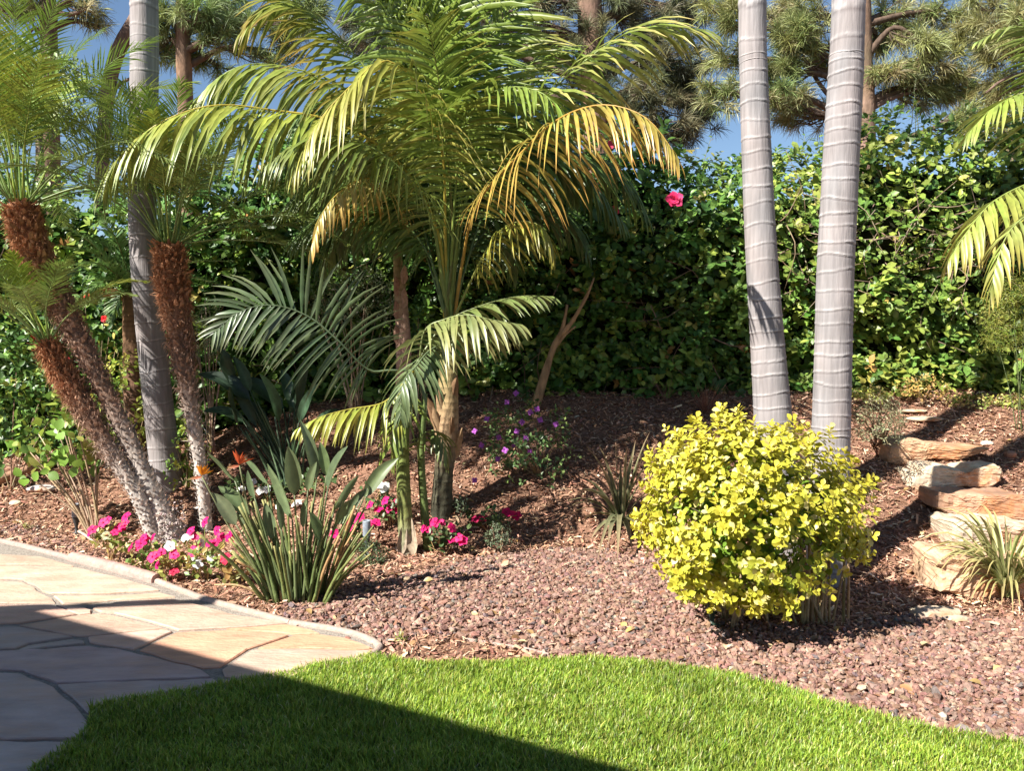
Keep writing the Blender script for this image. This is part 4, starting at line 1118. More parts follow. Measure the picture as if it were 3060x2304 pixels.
for (x, y, r) in ((1690, 463, 0.05), (1828, 432, 0.045), (1717, 525, 0.05), (1836, 630, 0.05)):
    bloom(hedge, at(x, y, 7.30), r, (0.70, 0.05, 0.12), layers=1)
# upright shoots along the top
g = Geo(); shP, shD, shC = [], [], []
for q in range(30):
    x = rng.uniform(-1.0, 5.6); zt_ = float(hedge_top(np.array(x))); y = HEDGE_Y + rng.uniform(0.1, 0.5)
    p = np.array([x, y, zt_ - 0.1]); h = rng.uniform(0.15, 0.42); e = p + [rng.normal(0, .05), rng.normal(0, .05), h]
    tube(g, spline([p, (p + e) / 2 + rng.normal(0, .01, 3), e], 5), np.linspace(.004, .0015, 5), 4, (0.2, 0.2, 0.07))
    for w_ in range(7):
        t = 0.4 + 0.6 * w_ / 6; a = w_ * 2.4
        shP.append(p + (e - p) * t); shD.append([math.cos(a), math.sin(a), 0.7]); shC.append((0.12, 0.19, 0.04))
g.build('shoots', 'stem', hedge, kind='stuff')
shP, shD = np.array(shP), nrm(np.array(shD)); m = len(shP)
sc2 = pick([(0.10, 0.18, 0.035), (0.17, 0.23, 0.05), (0.40, 0.18, 0.06)], m, [5, 4, .6])
place_leaves(hedge, leaf_tmpl(), leaf_low(), shP, frames(shD, np.tile([0., -0.3, 1], (m, 1))), rng.uniform(0.05, 0.08, m), sc2, 'gloss', 0, rest='shoot_leaves')

# ================================================================== SHRUBS
def shrub(name, label, cat, base, centre, radii, n, ll, cols_, w=None, lw=0.28, k=60, stems=8, up=0.4, material='leaf', group=None, inner=0.55, stemc=(0.28, 0.2, 0.12), whorl=1, peak=0.5, down=-0.7, lump=0.18, sr=0.006):
    base = np.asarray(base, float); centre = np.asarray(centre, float); radii = np.asarray(radii, float)
    th_ = thing(name, label, cat, base, group)
    m = max(1, n // whorl)
    dv = rng.normal(0, 1, (m, 3)); dv = nrm(dv)
    dv = dv[dv[:, 2] > down]; m = len(dv)
    rr = (inner + (1 - inner) * rng.random(m) ** 0.5) * (1 + lump * noise3(dv, 3.0, len(name)) + lump * 0.5 * noise3(dv, 7.0, 3))
    Pc = centre + dv * radii * rr[:, None]
    gz = H(Pc[:, 0], Pc[:, 1]) + 0.015
    Pc[:, 2] = np.maximum(Pc[:, 2], gz)
    outd = nrm(dv * 0.8 + np.array([0, 0, up]) + rng.normal(0, 0.3, (m, 3)))
    Ps, Ds, Ns = [], [], []
    for q in range(whorl):
        if whorl == 1:
            D = nrm(outd + rng.normal(0, 0.45, (m, 3)))
        else:
            a = q * 2.4 + rng.uniform(0, 0.6, m)
            e1 = nrm(np.cross(outd, np.tile([0.3, 0.9, 0.2], (m, 1)))); e2 = np.cross(outd, e1)
            rd = np.cos(a)[:, None] * e1 + np.sin(a)[:, None] * e2
            D = nrm(rd + outd * (0.15 + 0.9 * q / whorl))
        Ps.append(Pc + outd * 0.02 * (q - whorl / 2) * ll / 0.06); Ds.append(D)
        Ns.append(nrm(outd + np.array([0, 0, 0.5]) + rng.normal(0, 0.3, (m, 3))))
    Ps, Ds, Ns = map(np.concatenate, (Ps, Ds, Ns))
    cc = pick(cols_, m, w, 0.12); cc = np.tile(cc, (whorl, 1)) * (1 + rng.normal(0, 0.1, (len(Ps), 1)))
    place_leaves(th_, leaf_tmpl(lw, 0.08, 0.1, 4, peak), leaf_low(lw, 0.08, 0.1, peak), Ps, frames(Ds, Ns), ll * rng.uniform(0.7, 1.2, len(Ps)), cc, material, k)
    sel = rng.choice(m, min(stems, m), replace=False)
    for s_ in sel:
        g = Geo()
        p0 = base + np.array([rng.normal(0, 0.02), rng.normal(0, 0.02), -0.02])
        e = centre + (Pc[s_] - centre) * 0.9
        mid = p0 * 0.4 + e * 0.6; mid[2] = p0[2] + (e[2] - p0[2]) * 0.45; mid[:2] = p0[:2] + (e[:2] - p0[:2]) * 0.35
        tube(g, spline([p0, mid, e], 10), np.linspace(sr, sr * 0.35, 10), 6, jit(stemc, 1, 0.15)[0])
        g.build('stem', 'stem', th_)
    return th_

# golden euonymus
eb = gnd(2400, 1868); Ye = eb[1]
ec = at(2240, 1540, Ye - 0.05)
eu = thing('euonymus_shrub', 'rounded golden yellow leaved shrub on the gravel before two grey palm trunks', 'shrub', eb)
pxm = Ye / FPX
rad = np.array([290 * pxm, 0.46, 262 * pxm])
nb = 260                                        # branch ends, each with a cluster of rosettes
bd = nrm(rng.normal(0, 1, (nb, 3))); bd = bd[bd[:, 2] > -0.9]; nb = len(bd)
br = (0.70 + 0.27 * rng.random(nb) ** 0.5) * (1 + 0.10 * noise3(bd, 2.6, 2) + 0.05 * noise3(bd, 7.0, 6))
sq = 1 / (np.abs(bd) ** 3.0).sum(1) ** (1 / 3.0)
bc = ec + bd * rad * (br * np.minimum(sq, 1.14))[:, None]
per_ = 5
Pc = np.repeat(bc, per_, 0) + rng.normal(0, 1, (nb * per_, 3)) * np.array([0.05, 0.05, 0.042])
Pc = np.vstack([Pc, bc + bd * rng.uniform(0.03, 0.10, (nb, 1)) + np.array([0, 0, 0.03])])
fi = nrm(rng.normal(0, 1, (330, 3)))              # older growth filling the inside
Pc = np.vstack([Pc, ec + fi * rad * rng.uniform(0.45, 0.8, (330, 1))])
dv = nrm((Pc - ec) / rad); rr = np.linalg.norm((Pc - ec) / rad, axis=1); m = len(Pc)
low = ec[2] - rad[2] * (0.98 - 0.62 * sstep(Pc[:, 0], ec[0] + 0.08, ec[0] + 0.32))
keepm = (Pc[:, 2] > low) | (rng.random(m) < 0.07)
Pc, dv, rr = Pc[keepm], dv[keepm], rr[keepm]; m = len(Pc)
Pc[:, 2] = np.maximum(Pc[:, 2], 0.06)
outd = nrm(dv * 0.8 + np.array([-0.05, -0.1, 0.5]) + rng.normal(0, 0.25, (m, 3)))
PL, DL, NL, SL, CL = [], [], [], [], []
yness = np.clip(0.22 + 0.6 * (rr - 0.72) / 0.28 + 0.25 * dv[:, 2] + rng.normal(0, 0.2, m), 0, 1)[:, None]
tipc = np.array([0.62, 0.53, 0.06]) * yness + np.array([0.17, 0.30, 0.035]) * (1 - yness)
for q in range(8):
    a = q * 2.399 + rng.uniform(0, 0.7, m)
    e1 = nrm(np.cross(outd, np.tile([0.3, 0.9, 0.2], (m, 1)))); e2 = np.cross(outd, e1)
    rd = np.cos(a)[:, None] * e1 + np.sin(a)[:, None] * e2
    lv = q / 7.0
    DL.append(nrm(rd + outd * (0.0 + 0.95 * lv) + rng.normal(0, .15, (m, 3)))); PL.append(Pc + outd * (0.055 * (lv - 0.6)))
    NL.append(nrm(outd + rng.normal(0, .2, (m, 3)))); SL.append(rng.uniform(0.029, 0.052, m) * (1.12 - 0.35 * lv))
    cq = tipc * (0.62 + 0.38 * lv) + np.array([0.16, 0.28, 0.025]) * (0.38 - 0.38 * lv)
    pale = (rng.random((m, 1)) < 0.10)
    cq = np.where(pale, np.array([0.72, 0.62, 0.25]), cq)
    CL.append(cq * (1 + rng.normal(0, .09, (m, 1))))
PL, DL, NL, SL, CL = map(np.concatenate, (PL, DL, NL, SL, CL))
place_leaves(eu, leaf_tmpl(0.34, 0.10, 0.14, 5, 0.58), leaf_tmpl(0.34, 0.10, 0.14, 4, 0.58), PL, frames(DL, NL), SL, np.clip(CL, 0.003, 0.9), 'leaf', 300, nvar=14)
for q in range(46):
    right = q < 16
    tgt = Pc[rng.integers(m)]
    if right:
        tgt = at(rng.uniform(2380, 2580), rng.uniform(1380, 1560), Ye + rng.uniform(-0.15, 0.2))
    p0 = np.array([*(gnd(rng.uniform(2395, 2540), 1868)[:2] if right else (eb + [rng.uniform(-0.42, 0.12), rng.uniform(-0.08, 0.2), 0])[:2]), -0.02])
    mid = p0 + (tgt - p0) * np.array([0.25, 0.25, 0.5]) + rng.normal(0, 0.012, 3)
    g = Geo(); tube(g, spline([p0, mid, tgt], 12), np.linspace(0.0105 * rng.uniform(0.6, 1.1), 0.003, 12), 7, jit((0.34, 0.25, 0.14), 1, 0.18)[0])
    g.build('stem', 'stem', eu)

def px_shrub(name, label, cat, cpx, rpx, Y, ydepth, basepx=None, **kw):
    c = at(cpx[0], cpx[1], Y); s = Y / FPX
    b = np.array([c[0], c[1], float(H(c[0], c[1]))]) if basepx is None else gnd(*basepx)
    return shrub(name, label, cat, b, c, (rpx[0] * s, ydepth, rpx[1] * s), **kw)
HIB = [(0.08, 0.17, 0.035), (0.13, 0.24, 0.04), (0.05, 0.11, 0.03), (0.22, 0.30, 0.05)]
hs1 = px_shrub('hibiscus_shrub', 'dark leaved hibiscus with small red blooms between the leaning palms', 'shrub', (265, 960), (140, 210), 7.2, 0.3, n=420, ll=0.085, cols_=HIB, k=70, material='gloss', whorl=3)
for (x, y) in ((260, 885), (313, 953), (100, 1010), (200, 1075)):
    bloom(hs1, at(x, y, 6.9), 0.035, (0.70, 0.02, 0.03), layers=2)
px_shrub('glossy_shrub', 'dense glossy green shrub where the patio edge meets the hedge', 'shrub', (25, 1180), (150, 270), 6.9, 0.4, n=1300, ll=0.075, cols_=HIB, k=90, material='gloss', whorl=4)
px_shrub('lime_shrub', 'lime yellow leaved shrub growing behind the grey ringed trunk', 'shrub', (385, 1210), (95, 180), 6.85, 0.25, n=750, ll=0.055, cols_=[(0.36, 0.40, 0.06), (0.24, 0.34, 0.05), (0.46, 0.42, 0.10)], k=80, whorl=3)
px_shrub('lime_shrub', 'lime yellow leaved shrub low behind the thin pale palm foot', 'shrub', (560, 1390), (60, 110), 6.7, 0.2, n=320, ll=0.045, cols_=[(0.2, 0.32, 0.05), (0.36, 0.40, 0.06)], k=50, whorl=3)
px_shrub('grey_bush', 'grey green fine leaved bush behind the kentia fronds at the hedge foot', 'bush', (1060, 900), (150, 110), 7.25, 0.3, n=2000, ll=0.035, cols_=[(0.22, 0.26, 0.13), (0.30, 0.33, 0.20), (0.14, 0.18, 0.08)], k=60, stems=16, whorl=4, stemc=(0.4, 0.3, 0.2), lw=0.2)
px_shrub('grey_bush', 'grey green twiggy bush behind the upright date palm trunk', 'bush', (625, 1000), (75, 110), 7.25, 0.22, n=900, ll=0.035, cols_=[(0.25, 0.32, 0.14), (0.32, 0.36, 0.20)], k=40, stems=14, whorl=4, stemc=(0.42, 0.3, 0.22), lw=0.2)
px_shrub('leafy_shrub', 'small bright leafy shrub close by the peeling kentia trunk', 'shrub', (1255, 1010), (55, 90), 7.1, 0.2, n=260, ll=0.06, cols_=HIB[:3] + [(0.2, 0.32, 0.05)], k=50, whorl=3)
px_shrub('lavender_bush', 'grey green lavender bush on the mulch beside the thick ringed trunk', 'bush', (2625, 1262), (78, 78), 5.9, 0.17, basepx=(2625, 1330), n=1500, ll=0.032, cols_=[(0.26, 0.27, 0.15), (0.34, 0.34, 0.20), (0.20, 0.19, 0.10)], k=60, stems=26, whorl=4, lw=0.13, up=1.0, stemc=(0.2, 0.13, 0.09))
px_shrub('asparagus_fern', 'feathery yellow green fern bush hanging over the slope edge by the hedge', 'fern', (3060, 960), (125, 140), 6.9, 0.3, n=6500, ll=0.036, cols_=[(0.30, 0.34, 0.05), (0.20, 0.27, 0.04), (0.38, 0.38, 0.10)], k=50, stems=5, stemc=(0.10, 0.13, 0.05), sr=0.004, whorl=4, lw=0.06, up=0.1, lump=0.1)
px_shrub('boxwood_bush', 'small dark rounded bush under the grey garden light', 'bush', (1110, 1660), (48, 55), 5.35, 0.10, n=900, ll=0.018, cols_=[(0.06, 0.10, 0.04), (0.09, 0.13, 0.06)], k=40, stems=6, whorl=4)
px_shrub('boxwood_bush', 'small greyish rounded bush on the mulch next to dark red flowers', 'bush', (1490, 1605), (44, 44), 5.6, 0.10, n=700, ll=0.018, cols_=[(0.12, 0.16, 0.09), (0.18, 0.21, 0.13)], k=40, stems=6, whorl=4)
px_shrub('boxwood_bush', 'tiny greyish bush at the foot of the tallest kentia', 'bush', (1372, 1512), (28, 34), 6.1, 0.08, n=380, ll=0.018, cols_=[(0.13, 0.18, 0.10), (0.18, 0.22, 0.13)], k=30, stems=5, whorl=4)
# open leafy plant by the garden light
yb = gnd(315, 1590)
young = px_shrub('hydrangea_plant', 'open leggy plant with round bright leaves and bare brown stems by the garden light', 'shrub', (180, 1320), (135, 150), yb[1] - 0.12, 0.24, basepx=(285, 1610), n=260, ll=0.085, cols_=[(0.22, 0.36, 0.06), (0.32, 0.42, 0.07), (0.14, 0.26, 0.05), (0.40, 0.40, 0.10)], k=140, stems=18, lw=0.38, inner=0.45, whorl=3, stemc=(0.42, 0.29, 0.19), sr=0.010)
# purple flowered milkwort
pb_ = gnd(1610, 1430)
pur = px_shrub('milkwort_shrub', 'loose green shrub dotted with purple flowers on the shaded mulch', 'shrub', (1575, 1325), (140, 140), pb_[1] - 0.05, 0.22, basepx=(1610, 1425), n=1000, ll=0.045, cols_=[(0.14, 0.24, 0.08), (0.20, 0.30, 0.09), (0.10, 0.16, 0.06)], k=70, whorl=4, stems=14, lump=0.3)
for (x, y) in ((570, 625), (525, 670), (640, 720), (675, 705), (600, 770), (770, 780), (575, 815), (485, 845), (620, 850), (400, 885), (515, 910), (640, 915), (365, 815), (425, 755), (480, 955), (365, 1060), (690, 760), (560, 880)):
    bloom(pur, at(1200 + .6 * x, 800 + .6 * y, pb_[1] - rng.uniform(0.12, 0.25)), 0.027, (0.50, 0.14, 0.58), layers=2, petals=4)

# ground cover strip below the sunlit hedge
for q, (x, y, r, h, lab) in enumerate([(2600, 1180, 60, 26, 'low yellow green ground cover patch by the thick trunk at the hedge foot'), (2760, 1160, 75, 40, 'orange tinged low ground cover clump at the sunny hedge foot'), (2900, 1200, 80, 26, 'flat yellow green ground cover patch under the sunny hedge above the steps'), (3030, 1205, 60, 30, 'yellow green ground cover clump where the hedge meets the feathery fern')]):
    px_shrub('ground_cover', lab, 'plant', (x, y), (r, h), 7.35, 0.14, n=420, ll=0.035, cols_=[(0.36, 0.36, 0.08), (0.22, 0.28, 0.06), (0.45, 0.36, 0.14)] if q != 1 else [(0.46, 0.30, 0.10), (0.40, 0.36, 0.10)], k=30, stems=5, whorl=3)
# dry bronze grass
db = gnd(2110, 1235)
dg = thing('bronze_grass', 'dry reddish tuft of grass on the shaded mulch below the hedge', 'grass tuft', db)
blade_clump(dg, db, [db + np.array([rng.normal(0, .10), rng.normal(0, .08), rng.uniform(0.12, 0.30)]) for _ in range(60)], W=0.0028, c0=(0.26, 0.12, 0.08), name='blade', material='fibre', arch=0.1)
db = gnd(1990, 1200)
dg = thing('bronze_grass', 'sparse thin dry grass wisps close to the leaning bare branch', 'grass tuft', db)
blade_clump(dg, db, [db + np.array([rng.normal(0, .14), rng.normal(0, .06), rng.uniform(0.10, 0.28)]) for _ in range(22)], W=0.0025, c0=(0.24, 0.13, 0.09), name='blade', material='fibre', arch=0.1)

# flax lily rosette on the mulch
fb = gnd(1855, 1575)
fx = thing('flax_lily', 'dark bronze green strap leaved rosette on the mulch beside the yellow shrub', 'plant', fb)
z7 = lambda x, y: (1200 + .6 * x, 800 + .6 * y)
tips = [(920, 890), (1065, 830), (1165, 860), (1238, 815), (1300, 900), (830, 1195), (780, 1190), (975, 1485), (1075, 1490), (1225, 1420), (890, 1290), (980, 880), (1010, 960), (1250, 1010), (960, 1130), (870, 1120), (1180, 1000), (1190, 1330), (1030, 1400), (1290, 1100), (830, 1260), (1120, 900), (1000, 1000), (1090, 960), (900, 1050), (1150, 1440), (940, 1380), (1270, 1250), (1210, 930)]
blade_clump(fx, fb + [0, 0, 0.02], [(gnd(*z7(x, y)) + [0, 0, .02]) if y > 1250 else at(*z7(x, y), fb[1] - rng.uniform(-0.1, 0.25)) for x, y in tips], W=0.019, c0=(0.15, 0.18, 0.085), c1=(0.32, 0.22, 0.13), edge=(0.36, 0.32, 0.18), arch=0.5)
# variegated flax beside the steps
vb = gnd(3005, 1790)
vx = thing('flax_lily', 'pale variegated strap leaved clump arching over the stone steps', 'plant', vb)
tips = []
for q in range(120):
    a = rng.uniform(0, 6.28); r = rng.uniform(0.28, 0.55); hh = rng.uniform(0.02, 0.5) * (1 - 0.5 * (r > 0.5))
    tips.append(vb + np.array([math.cos(a) * r, math.sin(a) * r * 0.8, hh]))
tips += [at(x, y, vb[1] - 0.2) for x, y in ((2840, 1545), (2915, 1540), (2965, 1560), (2870, 1720), (2885, 1760), (2930, 1850), (2950, 1890), (2990, 1880), (2900, 1800), (3000, 1560))]
blade_clump(vx, vb + [0, 0, 0.02], tips, W=0.011, c0=(0.30, 0.34, 0.12), c1=(0.46, 0.34, 0.16), edge=(0.62, 0.55, 0.28), arch=0.75)

# ================================================================== BIRDS OF PARADISE
z6 = lambda x, y: (550 + .66 * x, 800 + .66 * y)
def paddle(parent, p0, pb, pt, W, c, rad=0.007, face=None, name='leaf'):
    g = Geo()
    ax = pt - pb
    mid = (p0 + pb) / 2 + np.array([0, 0, 0.03])
    S1 = spline([p0, mid, pb], 9)
    tube(g, S1, np.linspace(rad * 1.5, rad * 0.6, 9), 6, np.asarray(c) * [1.05, 1.0, 0.9])
    P = spline([pb, pb + ax * 0.5 + np.array([0, 0, 0.02 * np.linalg.norm(ax) / 0.2]), pt], 9)
    T = tangents(P); fc = np.asarray(face if face is not None else (rng.normal(0, .8), -1, rng.normal(.2, .3)), float)
    sd = nrm(np.cross(T, fc)); nn = np.cross(sd, T)
    V, C = [], []
    for i in range(9):
        t = i / 8; w_ = W * max(0.04, math.sin(math.pi * t ** 0.8) ** 0.7) if 0 < t < 1 else 0.002
        V += [P[i] - sd[i] * w_ + nn[i] * w_ * 0.45, P[i] - sd[i] * w_ * .5 + nn[i] * w_ * 0.15, P[i], P[i] + sd[i] * w_ * .5 + nn[i] * w_ * 0.15, P[i] + sd[i] * w_ + nn[i] * w_ * 0.45]
        C += [c, c, np.asarray(c) * 1.3, c, c]
    F = [(i * 5 + j, i * 5 + j + 1, i * 5 + j + 6, i * 5 + j + 5) for i in range(8) for j in range(4)]
    g.add(np.array(V), F, np.array(C) * (1 + rng.normal(0, .05)))
    return g.build(name, 'leaf', parent)
bb = gnd(890, 1800); Yb = bb[1]
bop = thing('bird_of_paradise', 'bird of paradise clump at the patio edge, fanned olive paddle leaves and cut stalks', 'plant', bb)
def bop_base(fx_=None):
    x = rng.uniform(-0.16, 0.19) if fx_ is None else np.clip(fx_, -0.2, 0.22)
    return bb + np.array([x, rng.uniform(-0.05, 0.14), -0.02])
PD = [((500, 1030), (470, 810), .035), ((490, 1140), (378, 888), .032), ((650, 1010), (742, 808), .036), ((815, 1040), (970, 862), .03), ((690, 1165), (785, 1046), .03), ((612, 1235), (568, 1108), .026),
      ((400, 1230), (366, 1065), .026), ((440, 1185), (418, 1055), .02), ((290, 1130), (155, 990), .03), ((235, 1165), (125, 1020), .03), ((230, 965), (105, 835), .024), ((320, 1045), (288, 918), .022),
      ((680, 1100), (790, 940), .024), ((600, 960), (525, 690), .028), ((645, 940), (615, 790), .022), ((560, 1010), (600, 880), .02), ((380, 980), (270, 860), .02), ((740, 1120), (830, 1000), .02), ((540, 1180), (560, 1040), .02), ((340, 1230), (250, 1120), .022)]
for (b_, t_p, W_) in PD:
    dy = rng.uniform(-0.12, 0.15)
    pb__, pt__ = at(*z6(*b_), Yb + dy), at(*z6(*t_p), Yb + dy * 1.3)
    paddle(bop, bop_base((pb__[0] - bb[0]) * 0.35), pb__, pt__, W_ * 1.35, jit((0.15, 0.20, 0.095), 1, 0.15)[0])
for q in range(84):                            # stalks, many cut short with dry tips
    fx_ = rng.uniform(-1, 1)
    p0 = bop_base(fx_ * 0.17)
    e = p0 + np.array([fx_ * 0.27 + rng.normal(0, .05), rng.normal(0, .1), rng.uniform(0.28, 0.62)])
    c = np.array([(0.11, 0.15, 0.05), (0.16, 0.19, 0.06), (0.36, 0.22, 0.10)][rng.choice(3, p=[.5, .38, .12])])
    g = Geo(); tube(g, spline([p0, (p0 + e) / 2 + [-(e - p0)[0] * .08, 0, .01], e], 8), np.linspace(0.0125, 0.006, 8) * rng.uniform(.75, 1.15), 7, np.stack([c * (1 - t * .1) + np.array([.36, .22, .1]) * t ** 6 * .35 for t in np.linspace(0, 1, 8)]))
    g.build('stalk', 'stem', bop)
for (x, y, q) in (((300, 1480)), 0, 0) if False else ():
    pass
g = Geo(); tube(g, spline([bop_base(-0.16), at(720, 1752, Yb), at(640, 1748, Yb)], 10), np.linspace(.010, .004, 10), 6, (0.45, 0.30, 0.16)); g.build('stalk', 'stem', bop)
for (tipx, cxy) in (((80, 900), (0.80, 0.30, 0.02)), ((250, 850), (0.62, 0.12, 0.04))):
    c = at(*z6(*tipx), Yb - 0.05)
    g = Geo(); p0 = bop_base(-0.1)
    tube(g, spline([p0, (p0 + c) / 2 + [-0.05, 0, 0.03], c - [0, 0, 0.06]], 12), np.linspace(.007, .004, 12), 6, (0.16, 0.17, 0.08)); st = g.build('flower_stalk', 'stem', bop)
    g = Geo()
    for q in range(7):
        a = -0.5 + q * 0.28
        dd = nrm(np.array([[math.sin(a) * 0.8, -0.15 * (q % 3), math.cos(a)]]))
        V, F, C = leaflet_geo(np.array([c - [0, 0, .05]]), dd, np.array([0.085 * rng.uniform(.7, 1.1)]), np.array([.009]), np.array([.15]), np.array([[1., .3, 0]]), np.array([cxy]), np.array([cxy]) * 1.05, seg=3)
        g.add(V[0], F, C[0])
    V, F, C = leaflet_geo(np.array([c - [0, 0, .06]]), nrm(np.array([[-0.9, -.1, -.1]])), np.array([0.09]), np.array([.01]), np.array([.1]), np.array([[0., .3, 1]]), np.array([(0.45, 0.12, 0.06)]), np.array([(0.2, 0.25, 0.1)]), seg=3)
    g.add(V[0], F, C[0]); g.build('flower', 'petal', bop)

gb = gnd(875, 1500); Yg = gb[1] + 0.15
gb = np.array([at(875, 1470, Yg)[0], Yg, 0]); gb[2] = float(H(gb[0], gb[1]))
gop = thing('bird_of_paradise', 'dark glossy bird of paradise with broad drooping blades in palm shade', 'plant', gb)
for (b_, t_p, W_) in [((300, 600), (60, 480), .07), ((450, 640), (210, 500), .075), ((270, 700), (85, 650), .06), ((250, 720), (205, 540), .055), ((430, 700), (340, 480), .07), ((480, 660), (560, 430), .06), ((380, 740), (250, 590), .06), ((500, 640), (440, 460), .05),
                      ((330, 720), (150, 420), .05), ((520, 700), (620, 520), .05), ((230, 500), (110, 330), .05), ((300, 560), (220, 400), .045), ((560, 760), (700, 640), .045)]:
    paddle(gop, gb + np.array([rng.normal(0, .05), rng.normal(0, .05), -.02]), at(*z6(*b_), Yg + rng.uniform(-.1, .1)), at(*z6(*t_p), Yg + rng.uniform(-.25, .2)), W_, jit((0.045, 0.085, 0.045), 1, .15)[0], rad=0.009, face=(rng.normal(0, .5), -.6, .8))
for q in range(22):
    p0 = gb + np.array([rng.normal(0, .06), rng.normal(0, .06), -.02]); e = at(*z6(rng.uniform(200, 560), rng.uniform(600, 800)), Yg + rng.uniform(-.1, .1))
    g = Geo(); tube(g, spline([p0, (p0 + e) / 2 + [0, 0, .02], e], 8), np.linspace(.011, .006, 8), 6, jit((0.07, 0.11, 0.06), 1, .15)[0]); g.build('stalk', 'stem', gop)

# ================================================================== IMPATIENS
MAG, WHT, RED = (0.75, 0.01, 0.16), (0.82, 0.82, 0.80), (0.55, 0.01, 0.06)
z9 = lambda x, y: (180 + .3 * x, 1400 + .3 * y)
def impatiens(label, basepx, hpx, wpx, flowers, n=95, leafc=None, k=40, group=None):
    b = gnd(*basepx); s = b[1] / FPX
    c = b + np.array([0, 0, hpx * s * 0.5])
    t = shrub('impatiens', label, 'flower', b, c, (wpx * s, wpx * s * 0.8, hpx * s * 0.48), n=n, ll=0.050, cols_=leafc or [(0.22, 0.28, 0.06), (0.34, 0.34, 0.10), (0.42, 0.32, 0.10), (0.14, 0.22, 0.05)], k=k, stems=8, whorl=3, lw=0.3, inner=0.3, stemc=(0.40, 0.26, 0.12), sr=0.0045)
    for (x, y, colr) in flowers:
        p = at(x, y, b[1] - rng.uniform(0.02, 0.10))
        g_ = Geo(); q0 = c + (p - c) * 0.2
        tube(g_, spline([q0, (q0 + p) / 2, p], 5), 0.0022, 4, (0.25, 0.3, 0.08)); g_.build('flower_stem', 'stem', t)
        bloom(t, p, 0.036 * rng.uniform(.8, 1.15), colr, facing=(rng.normal(-.2, .3), -0.75, 0.65), layers=1, cup=0.08, centre=(0.5, 0.02, 0.1) if colr != WHT else (0.7, 0.6, 0.5))
    return t
F9 = lambda pts, c: [(*z9(*p), c) for p in pts]
impatiens('magenta impatiens growing nearest the black garden light and bare brown stems', (335, 1678), 115, 60, F9([(320, 610), (300, 640), (430, 540), (470, 520), (620, 570), (600, 590), (540, 640), (655, 480), (650, 540)], MAG) + F9([(465, 670)], (0.6, 0.62, 0.4)))
impatiens('magenta impatiens with tan leaves just behind the end of the raised kerb roll', (438, 1712), 90, 52, F9([(700, 790), (800, 750), (780, 790), (850, 700), (920, 690), (830, 690)], MAG))
impatiens('magenta impatiens with withered brown leaves standing against the kerb step', (495, 1738), 85, 48, F9([(920, 880), (960, 860), (1010, 835), (1130, 860), (1150, 870), (970, 965)], MAG) + F9([(1130, 1030)], RED) + F9([(1090, 775)], WHT), leafc=[(0.42, 0.27, 0.10), (0.34, 0.22, 0.08), (0.3, 0.3, 0.08)])
impatiens('impatiens with white and magenta blooms beside the knobbly palm foot', (560, 1700), 100, 55, F9([(1240, 690), (1290, 680), (1410, 745)], WHT) + F9([(1300, 625), (1350, 675), (1330, 790), (1320, 840), (1360, 770)], MAG))
impatiens('impatiens with magenta blooms above two low white ones by the fanned leaves', (612, 1738), 110, 62, F9([(1480, 750), (1440, 535), (1540, 740), (1560, 620), (1600, 685), (1690, 660), (1700, 690)], MAG) + F9([(1330, 930), (1370, 955), (1505, 890)], WHT), n=120)
impatiens('fading impatiens with one dark red bloom under the bird of paradise stalks', (690, 1752), 85, 45, F9([(1665, 890), (1640, 900)], RED), leafc=[(0.40, 0.26, 0.10), (0.2, 0.2, 0.06)])
SHADE_LEAF = [(0.06, 0.11, 0.035), (0.10, 0.15, 0.05)]  # leaf colours darkened for the impatiens that stand in shade
impatiens('magenta impatiens in shade between olive paddle leaves and the grey light', (1045, 1650), 90, 50, [(*z6(*p), MAG) for p in ((770, 1140), (740, 1145), (795, 1130), (755, 1180), (850, 1160), (870, 1155), (680, 1205))], leafc=SHADE_LEAF)
impatiens('magenta impatiens in shade behind the small kentia', (1165, 1580), 95, 55, [(*z6(*p), MAG) for p in ((930, 1090), (960, 1100), (840, 1075), (910, 1055), (880, 1095), (965, 1060))], leafc=SHADE_LEAF)
impatiens('low magenta impatiens in deep shade at the dry foot of the small kentia', (1330, 1660), 100, 75, [(*z7(*p), MAG) for p in ((110, 1300), (140, 1305), (165, 1268), (200, 1270), (250, 1295), (245, 1355), (285, 1345), (305, 1360))], leafc=SHADE_LEAF, n=130)
impatiens('magenta impatiens with shade darkened leaves beside the greyish rounded bush', (1460, 1600), 95, 70, [(*z7(*p), (0.6, 0.01, 0.10)) for p in ((370, 1250), (405, 1245), (520, 1215), (540, 1225), (575, 1235))], leafc=SHADE_LEAF, n=120)
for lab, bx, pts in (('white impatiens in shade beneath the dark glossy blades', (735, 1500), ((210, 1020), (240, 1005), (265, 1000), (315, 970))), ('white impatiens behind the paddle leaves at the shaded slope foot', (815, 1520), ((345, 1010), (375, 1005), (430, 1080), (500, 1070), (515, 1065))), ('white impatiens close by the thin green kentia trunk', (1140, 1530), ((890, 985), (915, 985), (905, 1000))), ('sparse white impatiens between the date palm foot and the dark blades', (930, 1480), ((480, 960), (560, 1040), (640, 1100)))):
    impatiens(lab, bx, 90, 65, [(*z6(*p), WHT) for p in pts], leafc=SHADE_LEAF)
# small sprouts in the gravel
for q, (x, y, lab) in enumerate([(85, 1585, 'tiny green sprout in the gravel near the patio kerb'), (1200, 1925, 'small weedy tuft between patio tip and lawn')]):
    b = gnd(x, y); s = b[1] / FPX
    shrub('sprout', lab, 'plant', b, b + [0, 0, 0.02], (0.04, 0.04, 0.035), n=46, ll=0.022, cols_=[(0.24, 0.30, 0.07), (0.3, 0.24, 0.08)], k=24, stems=3, whorl=3)

